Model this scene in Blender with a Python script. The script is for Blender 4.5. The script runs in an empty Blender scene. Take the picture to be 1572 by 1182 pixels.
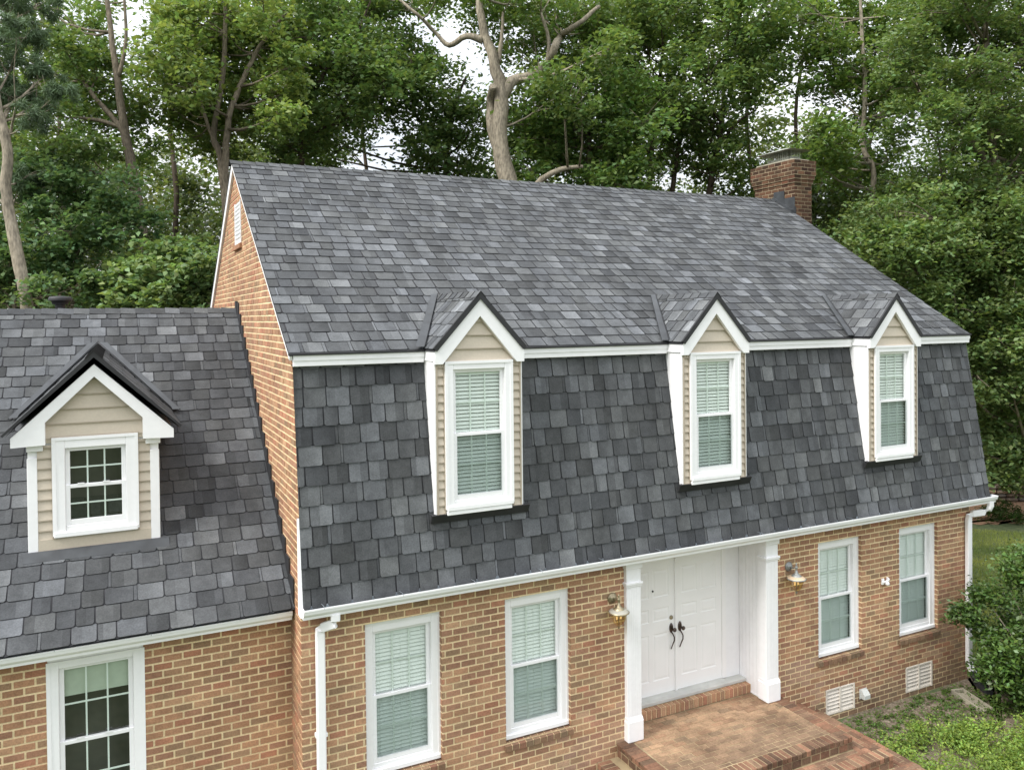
import bpy, math, random
import numpy as np
from mathutils import Vector, Matrix
rad = math.radians
scn = bpy.context.scene
COL = scn.collection
GZ = 5.8                                   # the ground lies at z = 0; heights below were measured from the eye line

# ------------------------------------------------------------------ camera, sky, sun, exposure
FPX = 1250.08
CAM = Vector((-1.8586, -9.3227, 0.6681 + GZ))
CR = Vector((0.89816005, -0.43955053, -0.01019093)); CU = Vector((0.01495338, 0.00737346, 0.999861)); CF = Vector((0.43941429, 0.8981876, -0.01319531))
cd = bpy.data.cameras.new("camera"); cam = bpy.data.objects.new("camera", cd); COL.objects.link(cam)
cam.matrix_world = Matrix(((CR.x, CU.x, -CF.x, CAM.x), (CR.y, CU.y, -CF.y, CAM.y), (CR.z, CU.z, -CF.z, CAM.z), (0, 0, 0, 1)))
cd.sensor_fit = 'HORIZONTAL'; cd.sensor_width = 36.0; cd.lens = FPX / 1572 * 36
cd.shift_y = -(591 - 501.83) / 1572
cd.clip_start = 0.1; cd.clip_end = 500
scn.camera = cam
SUN_EL = rad(46); SUN_DIR = Vector((-0.90, -0.13, 0)).normalized() * math.cos(SUN_EL) + Vector((0, 0, math.sin(SUN_EL)))
world = bpy.data.worlds.new("World"); scn.world = world; world.use_nodes = True
nt = world.node_tree; nt.nodes.clear()
def wn(t, **k):
    n = nt.nodes.new(t)
    for a, b in k.items(): setattr(n, a, b)
    return n
sky = wn('ShaderNodeTexSky', sky_type='NISHITA'); sky.sun_disc = False; sky.sun_elevation = SUN_EL; sky.sun_rotation = math.atan2(SUN_DIR.x, SUN_DIR.y)
bg1 = wn('ShaderNodeBackground'); bg1.inputs[1].default_value = 0.11
bg2 = wn('ShaderNodeBackground')
mix = wn('ShaderNodeMixShader'); out = wn('ShaderNodeOutputWorld')
tc = wn('ShaderNodeTexCoord'); sep = wn('ShaderNodeSeparateXYZ')
mr = wn('ShaderNodeMapRange'); mr.inputs[1].default_value = 0.0; mr.inputs[2].default_value = 1.0; mr.inputs[3].default_value = 0.60; mr.inputs[4].default_value = 2.25
nz = wn('ShaderNodeTexNoise'); nz.inputs['Scale'].default_value = 5.0; nz.inputs['Detail'].default_value = 5.0
cr = wn('ShaderNodeMapRange'); cr.inputs[1].default_value = 0.40; cr.inputs[2].default_value = 0.62; cr.inputs[3].default_value = 0.68; cr.inputs[4].default_value = 0.97
nt.links.new(sky.outputs[0], bg1.inputs[0]); nt.links.new(tc.outputs['Generated'], sep.inputs[0]); nt.links.new(sep.outputs['Z'], mr.inputs[0])
nt.links.new(mr.outputs[0], bg2.inputs[1]); bg2.inputs[0].default_value = (0.945, 0.965, 1.0, 1)
nt.links.new(tc.outputs['Generated'], nz.inputs['Vector']); nt.links.new(nz.outputs[0], cr.inputs[0]); nt.links.new(cr.outputs[0], mix.inputs[0])
nt.links.new(bg1.outputs[0], mix.inputs[1]); nt.links.new(bg2.outputs[0], mix.inputs[2]); nt.links.new(mix.outputs[0], out.inputs[0])
sd = bpy.data.lights.new("sun", 'SUN'); sd.energy = 2.9; sd.angle = rad(24); sd.color = (1.0, 0.97, 0.93)
so = bpy.data.objects.new("sun", sd); COL.objects.link(so); so.rotation_euler = SUN_DIR.to_track_quat('Z', 'Y').to_euler(); so.location = (-20, -10, 40)
scn.view_settings.view_transform = 'Standard'; scn.view_settings.look = 'None'; scn.view_settings.exposure = 0.52; scn.view_settings.gamma = 1.0
scn.cycles.max_bounces = 8; scn.cycles.transparent_max_bounces = 12; scn.cycles.caustics_reflective = False; scn.cycles.caustics_refractive = False

def at(px, py, Y):                          # the point at depth plane Y seen in direction (px, py)
    d = CF + CR * ((px - 786) / FPX) - CU * ((py - 501.83) / FPX)
    return CAM + d * ((Y - CAM.y) / d.y)

# ------------------------------------------------------------------ materials
MATS = {}
def mat(name, col=(.5, .5, .5), rough=.6, attr=False, noise=None, spec=.5, bump=None, metal=0, coords='Object', transl=0, emit=0):
    """noise=(scale, amount, detail) varies the colour; bump=(scale, strength)"""
    m = bpy.data.materials.new(name); m.use_nodes = True; t = m.node_tree; N = t.nodes; L = t.links
    b = N['Principled BSDF']; b.inputs['Roughness'].default_value = rough; b.inputs['Metallic'].default_value = metal
    b.inputs['Specular IOR Level'].default_value = spec
    src = None
    if attr:
        a = N.new('ShaderNodeAttribute'); a.attribute_name = 'Col'; src = a.outputs['Color']
    else:
        r = N.new('ShaderNodeRGB'); r.outputs[0].default_value = (*col, 1); src = r.outputs[0]
    co = N.new('ShaderNodeTexCoord')
    if 'bark' in name:
        mp_ = N.new('ShaderNodeMapping'); mp_.inputs['Scale'].default_value = (1, 1, .33); L.new(co.outputs['Object'], mp_.inputs[0]); co = mp_; coords = 'Vector'
    if noise:
        for k in range(0, len(noise), 3):
            s, am, de = noise[k:k + 3]
            n = N.new('ShaderNodeTexNoise'); n.inputs['Scale'].default_value = s; n.inputs['Detail'].default_value = de
            L.new(co.outputs[coords], n.inputs['Vector'])
            mp = N.new('ShaderNodeMapRange'); mp.inputs[1].default_value = .3; mp.inputs[2].default_value = .7; mp.inputs[3].default_value = 1 - am; mp.inputs[4].default_value = 1 + am
            L.new(n.outputs[0], mp.inputs[0])
            mx = N.new('ShaderNodeVectorMath'); mx.operation = 'SCALE'; L.new(src, mx.inputs[0]); L.new(mp.outputs[0], mx.inputs['Scale']); src = mx.outputs[0]
    L.new(src, b.inputs['Base Color'])
    if bump:
        n = N.new('ShaderNodeTexNoise'); n.inputs['Scale'].default_value = bump[0]; n.inputs['Detail'].default_value = 4
        L.new(co.outputs[coords], n.inputs['Vector']); bp = N.new('ShaderNodeBump'); bp.inputs['Strength'].default_value = bump[1]; bp.inputs['Distance'].default_value = .01
        L.new(n.outputs[0], bp.inputs['Height']); L.new(bp.outputs[0], b.inputs['Normal'])
    if transl:
        tr = N.new('ShaderNodeBsdfTranslucent'); ms = N.new('ShaderNodeMixShader'); ms.inputs[0].default_value = transl
        vm = N.new('ShaderNodeVectorMath'); vm.operation = 'MULTIPLY'; vm.inputs[1].default_value = (1.15, 1.15, .62); L.new(src, vm.inputs[0]); L.new(vm.outputs[0], tr.inputs[0])
        L.new(b.outputs[0], ms.inputs[1]); L.new(tr.outputs[0], ms.inputs[2]); L.new(ms.outputs[0], N['Material Output'].inputs[0])
    if emit:
        b.inputs['Emission Color'].default_value = (*col, 1); b.inputs['Emission Strength'].default_value = emit
    MATS[name] = m; return m
M_brick = mat('brick', attr=True, rough=.85, noise=(.7, .12, 4, 3.2, .16, 3, 60, .18, 2), bump=(90, .5), spec=.25)
M_mortar = mat('mortar', (.78, .63, .39), .9, noise=(.7, .10, 4, 2.2, .12, 4, 50, .12, 2), bump=(120, .4), spec=.2)
M_pave = mat('paving_brick', attr=True, rough=.8, noise=(1.4, .28, 5, 6, .2, 4, 45, .2, 3), bump=(60, .6), spec=.25)
M_pmortar = mat('paving_mortar', (.30, .235, .14), .9, noise=(4, .3, 4), spec=.2)
M_shingle = mat('asphalt_shingle', attr=True, rough=.88, noise=(.8, .10, 4, 9, .14, 4, 55, .16, 3, 260, .20, 2), bump=(220, .8), spec=.3)
M_under = mat('shingle_base_shadow', (.030, .030, .033), .9, noise=(200, .2, 2))  # base under the tabs, near black: shadow lines between them put into the colour
M_black = mat('black_flashing', (.020, .020, .022), .62, noise=(6, .3, 3), bump=(5, .3))
M_grey = mat('grey_flashing', (.042, .046, .050), .5, noise=(5, .3, 3), bump=(6, .3))
M_white = mat('white_trim', (.86, .855, .86), .42, noise=(1.5, .03, 3, 14, .02, 4), bump=(9, .08))
M_white2 = mat('white_vinyl', (.87, .865, .87), .3, noise=(2, .025, 3, 20, .015, 3))
M_door = mat('painted_door', (.86, .85, .84), .38, noise=(3, .02, 3))
M_siding = mat('tan_siding', (.55, .48, .385), .55, noise=(1.3, .05, 3, 40, .03, 2), bump=(30, .12))
M_trim_lapshade = mat('tan_trim_lap_shade', (.40, .34, .265), .5, noise=(2, .04, 3))
M_gut_in = mat('gutter_inside', (.22, .25, .27), .5, noise=(4, .3, 4))
M_slat = mat('blind_slat', (.90, .93, .90), .5)
M_shade = mat('roller_shade', (.50, .56, .47), .8, noise=(12, .04, 2))
M_munt = mat('muntin', (.86, .91, .88), .4)
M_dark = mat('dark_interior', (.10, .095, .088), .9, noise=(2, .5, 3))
M_brass = mat('aged_brass', (.34, .29, .19), .42, metal=.75, noise=(25, .3, 3))
M_pewter = mat('weathered_metal', (.27, .28, .27), .5, metal=.5, noise=(25, .3, 3))
M_bronze = mat('bronze', (.10, .075, .065), .35, metal=.8, noise=(30, .4, 3))
M_vent = mat('almond_vent', (.66, .60, .52), .6, noise=(3, .12, 3))
M_sill = mat('threshold', (.50, .50, .47), .6, noise=(4, .1, 3))
M_conc = mat('concrete', (.27, .245, .185), .9, noise=(5, .22, 4, 60, .12, 2), bump=(50, .5))
M_plate = mat('lamp_plate', (.55, .43, .30), .35)
M_bulb = mat('bulb', (1.0, .72, .38), .3, emit=.5)
M_bark = mat('bark', (.18, .150, .112), .95, noise=(2.2, .28, 4, 22, .42, 5), bump=(24, 1.0), spec=.15)
M_bark2 = mat('pale_bark', (.27, .235, .18), .95, noise=(1.8, .25, 4, 20, .42, 5), bump=(22, 1.0), spec=.15)
M_barkd = mat('dark_bark', (.085, .066, .05), .95, noise=(2, .3, 4, 14, .3, 4), bump=(11, .8), spec=.15)
M_leaf = mat('leaf', attr=True, rough=.5, transl=.42, spec=.4)
M_needle = mat('needle', attr=True, rough=.6, transl=.22, spec=.3)
M_gloss = mat('holly_leaf', attr=True, rough=.42, transl=.2, spec=.45)
M_stone = mat('field_stone', attr=True, rough=.9, noise=(5, .3, 4, 30, .2, 3), bump=(18, .8))
def glass(name, tint, refl):
    m = bpy.data.materials.new(name); m.use_nodes = True; N = m.node_tree.nodes; L = m.node_tree.links; N.remove(N['Principled BSDF'])
    t = N.new('ShaderNodeBsdfTransparent'); t.inputs[0].default_value = (*tint, 1)
    g = N.new('ShaderNodeBsdfGlossy'); g.inputs['Roughness'].default_value = .03
    f = N.new('ShaderNodeLayerWeight'); f.inputs[0].default_value = .5; pw = N.new('ShaderNodeMath'); pw.operation = 'POWER'; pw.inputs[1].default_value = 4.0; L.new(f.outputs['Facing'], pw.inputs[0])
    ma = N.new('ShaderNodeMath'); ma.operation = 'MULTIPLY_ADD'; ma.inputs[1].default_value = .85; ma.inputs[2].default_value = refl; L.new(pw.outputs[0], ma.inputs[0])
    x = N.new('ShaderNodeMixShader'); L.new(ma.outputs[0], x.inputs[0]); L.new(t.outputs[0], x.inputs[1]); L.new(g.outputs[0], x.inputs[2]); L.new(x.outputs[0], N['Material Output'].inputs[0])
    return m
M_glass = glass('window_glass', (.92, .96, .93), .09)
M_screen = glass('insect_screen', (.76, .79, .79), .01)
M_amber = glass('amber_glass', (.95, .84, .60), .12)

def ground_mat(name, c1, c2, c3, s1, s2, bump=.6):
    m = bpy.data.materials.new(name); m.use_nodes = True; t = m.node_tree; N = t.nodes; L = t.links; b = N['Principled BSDF']; b.inputs['Roughness'].default_value = .95; b.inputs['Specular IOR Level'].default_value = .15
    co = N.new('ShaderNodeTexCoord')
    def nz_(s, d):
        n = N.new('ShaderNodeTexNoise'); n.inputs['Scale'].default_value = s; n.inputs['Detail'].default_value = d; L.new(co.outputs['Object'], n.inputs['Vector'])
        r = N.new('ShaderNodeMapRange'); r.inputs[1].default_value = .38; r.inputs[2].default_value = .62; L.new(n.outputs[0], r.inputs[0]); return r.outputs[0]
    x = N.new('ShaderNodeMix'); x.data_type = 'RGBA'; x.inputs['A'].default_value = (*c1, 1); x.inputs['B'].default_value = (*c2, 1); L.new(nz_(s1, 5), x.inputs['Factor'])
    y = N.new('ShaderNodeMix'); y.data_type = 'RGBA'; L.new(x.outputs['Result'], y.inputs['A']); y.inputs['B'].default_value = (*c3, 1); L.new(nz_(s2, 6), y.inputs['Factor'])
    L.new(y.outputs['Result'], b.inputs['Base Color'])
    n = N.new('ShaderNodeTexNoise'); n.inputs['Scale'].default_value = 25; n.inputs['Detail'].default_value = 6; L.new(co.outputs['Object'], n.inputs['Vector'])
    bp = N.new('ShaderNodeBump'); bp.inputs['Strength'].default_value = bump; bp.inputs['Distance'].default_value = .04; L.new(n.outputs[0], bp.inputs['Height']); L.new(bp.outputs[0], b.inputs['Normal'])
    return m
M_lawn = ground_mat('lawn', (.085, .115, .055), (.07, .095, .045), (.12, .14, .07), 1.2, 7)
M_soil = ground_mat('soil', (.16, .125, .09), (.10, .078, .055), (.24, .20, .15), 3, 14, .9)
M_mulch = ground_mat('mulch', (.30, .17, .10), (.20, .11, .065), (.36, .24, .16), 6, 30, 1.0)
M_floor = ground_mat('forest_floor', (.05, .045, .025), (.03, .035, .015), (.06, .055, .03), 1, 6)

# ------------------------------------------------------------------ mesh helpers
class MB:
    def __init__(s): s.v = []; s.f = []; s.m = []; s.c = []; s.sm = []
    def face(s, pts, mi=0, col=None, smooth=False):
        b = len(s.v); s.v.extend([tuple(p) for p in pts]); s.f.append(tuple(range(b, b + len(pts)))); s.m.append(mi); s.sm.append(smooth)
        s.c.append(col if (col is not None and isinstance(col, list)) else [col or (1, 1, 1)] * len(pts))
    def grid(s, rows, mi=0, closed=False, smooth=True, col=(1, 1, 1), cap=False):
        b = len(s.v); n = len(rows[0])
        for r in rows: s.v.extend([tuple(p) for p in r])
        for i in range(len(rows) - 1):
            for j in range(n if closed else n - 1):
                k = (j + 1) % n
                s.f.append((b + i * n + j, b + i * n + k, b + (i + 1) * n + k, b + (i + 1) * n + j)); s.m.append(mi); s.sm.append(smooth); s.c.append([col] * 4)
        if cap:
            s.f.append(tuple(b + j for j in range(n))[::-1]); s.m.append(mi); s.sm.append(False); s.c.append([col] * n)
            e = b + (len(rows) - 1) * n
            s.f.append(tuple(e + j for j in range(n))); s.m.append(mi); s.sm.append(False); s.c.append([col] * n)
    def box(s, x0, x1, y0, y1, z0, z1, mi=0, col=(1, 1, 1), bev=0.0):
        if x0 > x1: x0, x1 = x1, x0
        if y0 > y1: y0, y1 = y1, y0
        if z0 > z1: z0, z1 = z1, z0
        if bev <= 0 or min(x1 - x0, y1 - y0, z1 - z0) < 2.2 * bev:
            b = len(s.v); s.v += [(x0, y0, z0), (x1, y0, z0), (x1, y1, z0), (x0, y1, z0), (x0, y0, z1), (x1, y0, z1), (x1, y1, z1), (x0, y1, z1)]
            for q in ((0, 3, 2, 1), (4, 5, 6, 7), (0, 1, 5, 4), (1, 2, 6, 5), (2, 3, 7, 6), (3, 0, 4, 7)):
                s.f.append(tuple(b + i for i in q)); s.m.append(mi); s.sm.append(False); s.c.append([col] * 4)
            return
        # chamfered box: convex hull of inset corners
        P = []
        X = (x0, x1); Y = (y0, y1); Z = (z0, z1); idx = {}
        b = len(s.v)
        for i in (0, 1):
            for j in (0, 1):
                for k in (0, 1):
                    sx, sy, sz = (1 - 2 * i) * bev, (1 - 2 * j) * bev, (1 - 2 * k) * bev
                    for ax in range(3):
                        idx[(i, j, k, ax)] = len(s.v)
                        s.v.append((X[i] + (0 if ax == 0 else sx), Y[j] + (0 if ax == 1 else sy), Z[k] + (0 if ax == 2 else sz)))
        def F(*q): s.f.append(tuple(q)); s.m.append(mi); s.sm.append(False); s.c.append([col] * len(q))
        for i in (0, 1):
            q = [idx[(i, 0, 0, 0)], idx[(i, 1, 0, 0)], idx[(i, 1, 1, 0)], idx[(i, 0, 1, 0)]]; F(*(q if i else q[::-1]))
            q = [idx[(0, i, 0, 1)], idx[(1, i, 0, 1)], idx[(1, i, 1, 1)], idx[(0, i, 1, 1)]]; F(*(q[::-1] if i else q))
            q = [idx[(0, 0, i, 2)], idx[(1, 0, i, 2)], idx[(1, 1, i, 2)], idx[(0, 1, i, 2)]]; F(*(q if i else q[::-1]))
        for a in (0, 1):
            for c in (0, 1):
                q = [idx[(a, c, 0, 0)], idx[(a, c, 1, 0)], idx[(a, c, 1, 1)], idx[(a, c, 0, 1)]]; F(*(q if a == c else q[::-1]))
                q = [idx[(a, 0, c, 0)], idx[(a, 1, c, 0)], idx[(a, 1, c, 2)], idx[(a, 0, c, 2)]]; F(*(q[::-1] if a == c else q))
                q = [idx[(0, a, c, 1)], idx[(1, a, c, 1)], idx[(1, a, c, 2)], idx[(0, a, c, 2)]]; F(*(q if a == c else q[::-1]))
        for i in (0, 1):
            for j in (0, 1):
                for k in (0, 1):
                    q = [idx[(i, j, k, a)] for a in range(3)]; F(*(q if (i + j + k) % 2 == 1 else q[::-1]))
    def prism(s, poly, ax, a0, a1, mi=0, col=(1, 1, 1)):
        """poly in the plane normal to axis ax ('x': (y,z), 'y': (x,z), 'z': (x,y)), extruded a0..a1"""
        def P(p, a): return (a, p[0], p[1]) if ax == 'x' else (p[0], a, p[1]) if ax == 'y' else (p[0], p[1], a)
        area = sum(poly[i][0] * poly[(i + 1) % len(poly)][1] - poly[(i + 1) % len(poly)][0] * poly[i][1] for i in range(len(poly)))
        if area < 0: poly = poly[::-1]
        if a0 > a1: a0, a1 = a1, a0
        flip = (ax == 'y')
        A = [P(p, a0) for p in poly]; B = [P(p, a1) for p in poly]; n = len(poly)
        s.face(A if flip else A[::-1], mi, col); s.face(B[::-1] if flip else B, mi, col)
        for i in range(n):
            j = (i + 1) % n; q = [A[i], A[j], B[j], B[i]]; s.face(q[::-1] if flip else q, mi, col)
    def tube(s, pts, radii, n=8, mi=0, cap=True, col=(1, 1, 1), wob=0):
        pts = [Vector(p) for p in pts]; rows = []; prev = None
        for i, p in enumerate(pts):
            d = (pts[min(i + 1, len(pts) - 1)] - pts[max(i - 1, 0)]).normalized()
            if prev is None: u = d.orthogonal().normalized()
            else: u = (prev - d * prev.dot(d)).normalized()
            prev = u; w = d.cross(u); r = radii[i] if isinstance(radii, (list, tuple)) else radii
            rows.append([p + (u * math.cos(2 * math.pi * k / n) + w * math.sin(2 * math.pi * k / n)) * r * (1 + (random.uniform(-wob, wob) if wob else 0)) for k in range(n)])
        s.grid(rows, mi, True, True, col, cap)
    def lathe(s, prof, c, n=20, mi=0, axis='z', col=(1, 1, 1), tilt=None):
        rows = []
        for r, h in prof:
            row = []
            for k in range(n):
                a = 2 * math.pi * k / n; q = Vector((r * math.cos(a), r * math.sin(a), h))
                if axis == 'y': q = Vector((q.x, -q.z, q.y))
                if tilt: q = tilt @ q
                row.append(Vector(c) + q)
            rows.append(row)
        s.grid(rows, mi, True, True, col)
    def build(s, name, mats, parent=None, org=(0, 0, 0), link=True):
        if not isinstance(mats, (list, tuple)): mats = [mats]
        me = bpy.data.meshes.new(name)
        o_ = Vector(org); pv = [(a - o_.x, b - o_.y, c - o_.z) for a, b, c in s.v]
        me.from_pydata(pv, [], s.f)
        me.polygons.foreach_set('material_index', s.m); me.polygons.foreach_set('use_smooth', s.sm)
        at_ = me.color_attributes.new('Col', 'FLOAT_COLOR', 'CORNER')
        flat = np.array([(*c, 1.0) for cc in s.c for c in cc], dtype=np.float32).ravel(); at_.data.foreach_set('color', flat)
        for m in mats: me.materials.append(m)
        me.update()
        return place(name, me, parent, org)
WL = {}
def place(name, me, parent=None, org=(0, 0, 0)):
    o = bpy.data.objects.new(name, me); COL.objects.link(o); WL[o.name] = Vector(org)
    if parent is not None: o.parent = parent; o.location = Vector(org) - WL[parent.name]
    else: o.location = org
    return o
def empty(name, loc, label, cat, group=None):
    o = place(name, None, None, loc); o.empty_display_size = .2; tag(o, label, cat, group); return o
def tag(o, label, cat, group=None, kind=None):
    o['label'] = label; o['category'] = cat
    if group: o['group'] = group
    if kind: o['kind'] = kind
    return o
def struct(o): o['kind'] = 'structure'; return o
def copy_tree(o, loc, label=None):
    def rec(s, parent):
        c = s.copy(); COL.objects.link(c)
        if parent is not None: c.parent = parent
        for ch in s.children: rec(ch, c)
        return c
    c = rec(o, o.parent); WL[c.name] = Vector(loc); c.location = Vector(loc) - (WL[o.parent.name] if o.parent else Vector((0, 0, 0)))
    if label: c['label'] = label
    return c

def clip(poly, planes):                      # Sutherland-Hodgman with half-planes a*x+b*y+c >= 0
    for a, b, c in planes:
        if not poly: return []
        o = []
        for i in range(len(poly)):
            p = poly[i]; q = poly[(i + 1) % len(poly)]; dp = a * p[0] + b * p[1] + c; dq = a * q[0] + b * q[1] + c
            if dp >= 0: o.append(p)
            if (dp > 0 > dq) or (dp < 0 < dq):
                t = dp / (dp - dq); o.append((p[0] + t * (q[0] - p[0]), p[1] + t * (q[1] - p[1])))
        poly = o
    if len(poly) < 3: return []
    ar = abs(sum(poly[i][0] * poly[(i + 1) % len(poly)][1] - poly[(i + 1) % len(poly)][0] * poly[i][1] for i in range(len(poly))))
    return poly if ar > 2e-5 else []
def hp(poly):                                # half-planes of a convex polygon
    ar = sum(poly[i][0] * poly[(i + 1) % len(poly)][1] - poly[(i + 1) % len(poly)][0] * poly[i][1] for i in range(len(poly)))
    if ar < 0: poly = poly[::-1]
    r = []
    for i in range(len(poly)):
        (x0, y0), (x1, y1) = poly[i], poly[(i + 1) % len(poly)]; a, b = -(y1 - y0), (x1 - x0); r.append((a, b, -(a * x0 + b * y0)))
    return r
def subtract(r, holes):
    rs = [r]
    for h in holes:
        n = []
        for (a, b, c, d) in rs:
            if h[0] >= b or h[1] <= a or h[2] >= d or h[3] <= c: n.append((a, b, c, d)); continue
            if h[0] > a: n.append((a, h[0], c, d))
            if h[1] < b: n.append((h[1], b, c, d))
            m0, m1 = max(a, h[0]), min(b, h[1])
            if h[2] > c: n.append((m0, m1, c, h[2]))
            if h[3] < d: n.append((m0, m1, h[3], d))
        rs = n
    return rs
CRS = .0845; BL = .206; JT = .021
RB = random.Random(5)
def brick_col(r=RB, warm=1.0):
    t = r.random(); b = (.345, .195, .115)
    if t < .22: b = (.30, .165, .105)
    elif t < .38: b = (.37, .225, .135)
    elif t < .5: b = (.28, .18, .11)
    elif t < .60: b = (.35, .17, .105)
    k = r.uniform(.94, 1.24); return (b[0] * k, b[1] * k, b[2] * k)
def brick_wall(mb, M, poly, holes, ztop, zbot, u0, u1, headers_top=0, colf=brick_col, jamb=None, th=.007, stain=None):
    """M maps (u, z, out) to world; courses run down from ztop; jamb: depth of the brick returns in holes"""
    P = hp(poly)
    for r in subtract((u0, u1, zbot, ztop), holes):
        q = clip([(r[0], r[2]), (r[1], r[2]), (r[1], r[3]), (r[0], r[3])], P)
        if q: mb.face([M(x, z, 0) for x, z in q], 1)
    n = int((ztop - zbot) / CRS) + 1
    for i in range(n):
        z1 = ztop - i * CRS; z0 = z1 - CRS + JT
        L = BL / 2 if i < headers_top else BL
        off = -(i % 2) * L / 2 if i >= headers_top else 0
        u = u0 + off
        while u < u1:
            a, b = max(u, u0), min(u + L - JT, u1); u += L
            if b - a < .012: continue
            c = colf()
            if stain: c = stain(c, (a + b) / 2, z0)
            e = RB.uniform(-.0015, .0015)
            for r in subtract((a, b, max(z0 + e, zbot), z1 + e), holes):
                q = clip([(r[0], r[2]), (r[1], r[2]), (r[1], r[3]), (r[0], r[3])], P)
                if not q: continue
                t = th + RB.uniform(-.002, .002)
                A = [M(x, z, t) for x, z in q]; B = [M(x, z, 0) for x, z in q]
                mb.face(A, 0, c)
                for k in range(len(q)):
                    j = (k + 1) % len(q); mb.face([A[j], A[k], B[k], B[j]], 0, c)
        if jamb:
            for h in holes:
                if h[2] < z1 and h[3] > z0:
                    zz0, zz1 = max(z0, h[2]), min(z1, h[3])
                    if zz1 - zz0 < .01: continue
                    for hx, s in ((h[0], 1), (h[1], -1)):
                        c = colf(); q = [M(hx + s * .003, zz0, th), M(hx + s * .003, zz0, -jamb), M(hx + s * .003, zz1, -jamb), M(hx + s * .003, zz1, th)]
                        mb.face(q, 0, c)
                        for zz in (zz0, zz1): mb.face([M(hx, zz, th), M(hx, zz, -jamb), M(hx + s * .003, zz, -jamb), M(hx + s * .003, zz, th)], 0, c)
    if jamb:
        for h in holes:
            for hx in (h[0], h[1]): mb.face([M(hx, h[2], 0), M(hx, h[2], -jamb), M(hx, h[3], -jamb), M(hx, h[3], 0)], 1)
            mb.face([M(h[0], h[3], 0), M(h[1], h[3], 0), M(h[1], h[3], -jamb), M(h[0], h[3], -jamb)], 1)

RS = random.Random(11)
def tone():
    t = RS.random()
    k = .077 if t < .36 else .099 if t < .66 else .062 if t < .83 else .124
    k *= RS.uniform(.88, 1.12); w = RS.uniform(-.03, .03)
    return (k * (.952 - w * .3), k * 1.0, k * (1.04 + w))
def shingles(mb, O, U, V, poly, expo=.215, wid=.225, thick=.014, bright=1.28):
    """courses of notched tabs over the convex polygon poly in (u, v), v up the slope"""
    O, U, V = Vector(O), Vector(U).normalized(), Vector(V).normalized(); N = U.cross(V).normalized()
    if N.z < 0 and abs(N.z) > .05: N = -N
    P = hp(poly); us = [p[0] for p in poly]; vs = [p[1] for p in poly]
    W = lambda u, v, h: O + U * u + V * v + N * h
    mb.face([W(p[0], p[1], 0) for p in poly], 1)
    u0, u1, v0, v1 = min(us), max(us), min(vs), max(vs); k = 0; v = v0
    def tab(pts, vb, ve, hb, c1, c2, a, b):
        q = clip(pts, P)
        if not q: return
        hh = lambda y: .003 + (hb - .003) * max(0, 1 - (y - vb) / (ve - vb))
        cc = lambda x: tuple(c1[i] + (c2[i] - c1[i]) * min(1, max(0, (x - a) / (b - a))) for i in range(3))
        A = [W(x, y, hh(y)) for x, y in q]; B = [W(x, y, 0) for x, y in q]; C = [cc(x) for x, y in q]
        mb.face(A, 0, C)
        for i in range(len(q)):
            j = (i + 1) % len(q); mb.face([A[j], A[i], B[i], B[j]], 0, [tuple(t * .55 for t in C[j]), tuple(t * .55 for t in C[i])] + [(.02, .02, .02)] * 2)  # tab edges darkened towards the foot, butt shadow painted into their colour
    while v < v1:
        u = u0 - RS.uniform(.02, wid)
        last = tone()
        while u < u1:
            w = wid * RS.choice((.72, .9, 1.0, 1.0, 1.12, 1.2)); a, b = u, u + w
            c1 = tone(); c1 = tuple(x * bright for x in c1); c2 = c1
            r = RS.random()
            if r < .42: f = RS.choice((.62, .75, 1.3, 1.45)); c2 = tuple(x * f for x in c1)
            vb = v + RS.uniform(-.005, .004); ve = v + expo + .004
            ch = .020; 
            hb = thick * RS.uniform(.8, 1.2)
            if RS.random() < .42:            # laminated tab: two tones side by side
                m_ = a + w * RS.uniform(.25, .75); f = RS.choice((.72, .82, 1.2, 1.38)); c3 = tuple(x * f for x in c1)
                tab([(a, vb + ch), (a + ch * .8, vb), (m_, vb), (m_, ve), (a, ve)], vb, ve, hb, c1, c1, a, b); tab([(m_, vb), (b - ch * .8, vb), (b, vb + ch), (b, ve), (m_, ve)], vb, ve, hb, c3, c3, a, b)
            else: tab([(a, vb + ch), (a + ch * .8, vb), (b - ch * .8, vb), (b, vb + ch), (b, ve), (a, ve)], vb, ve, hb, c1, c2, a, b)
            g = RS.choice((.012, .014, .017, .036, .045) if RS.random() < .4 else (.012, .015, .019))
            if g > .03:
                kk = bright * RS.uniform(.6, 1.5); c = tuple(x * kk for x in tone())
                tab([(b + .006, vb + .012), (b + g - .006, vb + .012), (b + g - .006, ve), (b + .006, ve)], vb, ve, .007, c, c, b, b + g)
            u = b + g
        v += expo; k += 1
def cap_run(mb, p0, p1, half, drop, n, mi=0):
    """overlapping bent cap shingles along a ridge; drop: side direction vectors (left, right)"""
    p0, p1 = Vector(p0), Vector(p1); d = (p1 - p0) / n; dl, dr = Vector(drop[0]).normalized(), Vector(drop[1]).normalized()
    up = -(dl + dr); up = up.normalized() if up.length > .1 else Vector((0, 0, 1))
    for i in range(n):
        a = p0 + d * i; b = a + d * 1.08; c = tone(); h0, h1 = .012, .026
        for s in (dl, dr):
            A, B = a + up * h0, b + up * h1; q = [A, B, B + s * half, A + s * half]
            mb.face(q, mi, c); mb.face([B, B + s * half, B + s * half - up * .02, B - up * .02], mi, (.02, .02, .02)); mb.face([q[2], q[3], q[3] - up * .014, q[2] - up * .02], mi, tuple(t * .5 for t in c))

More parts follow.
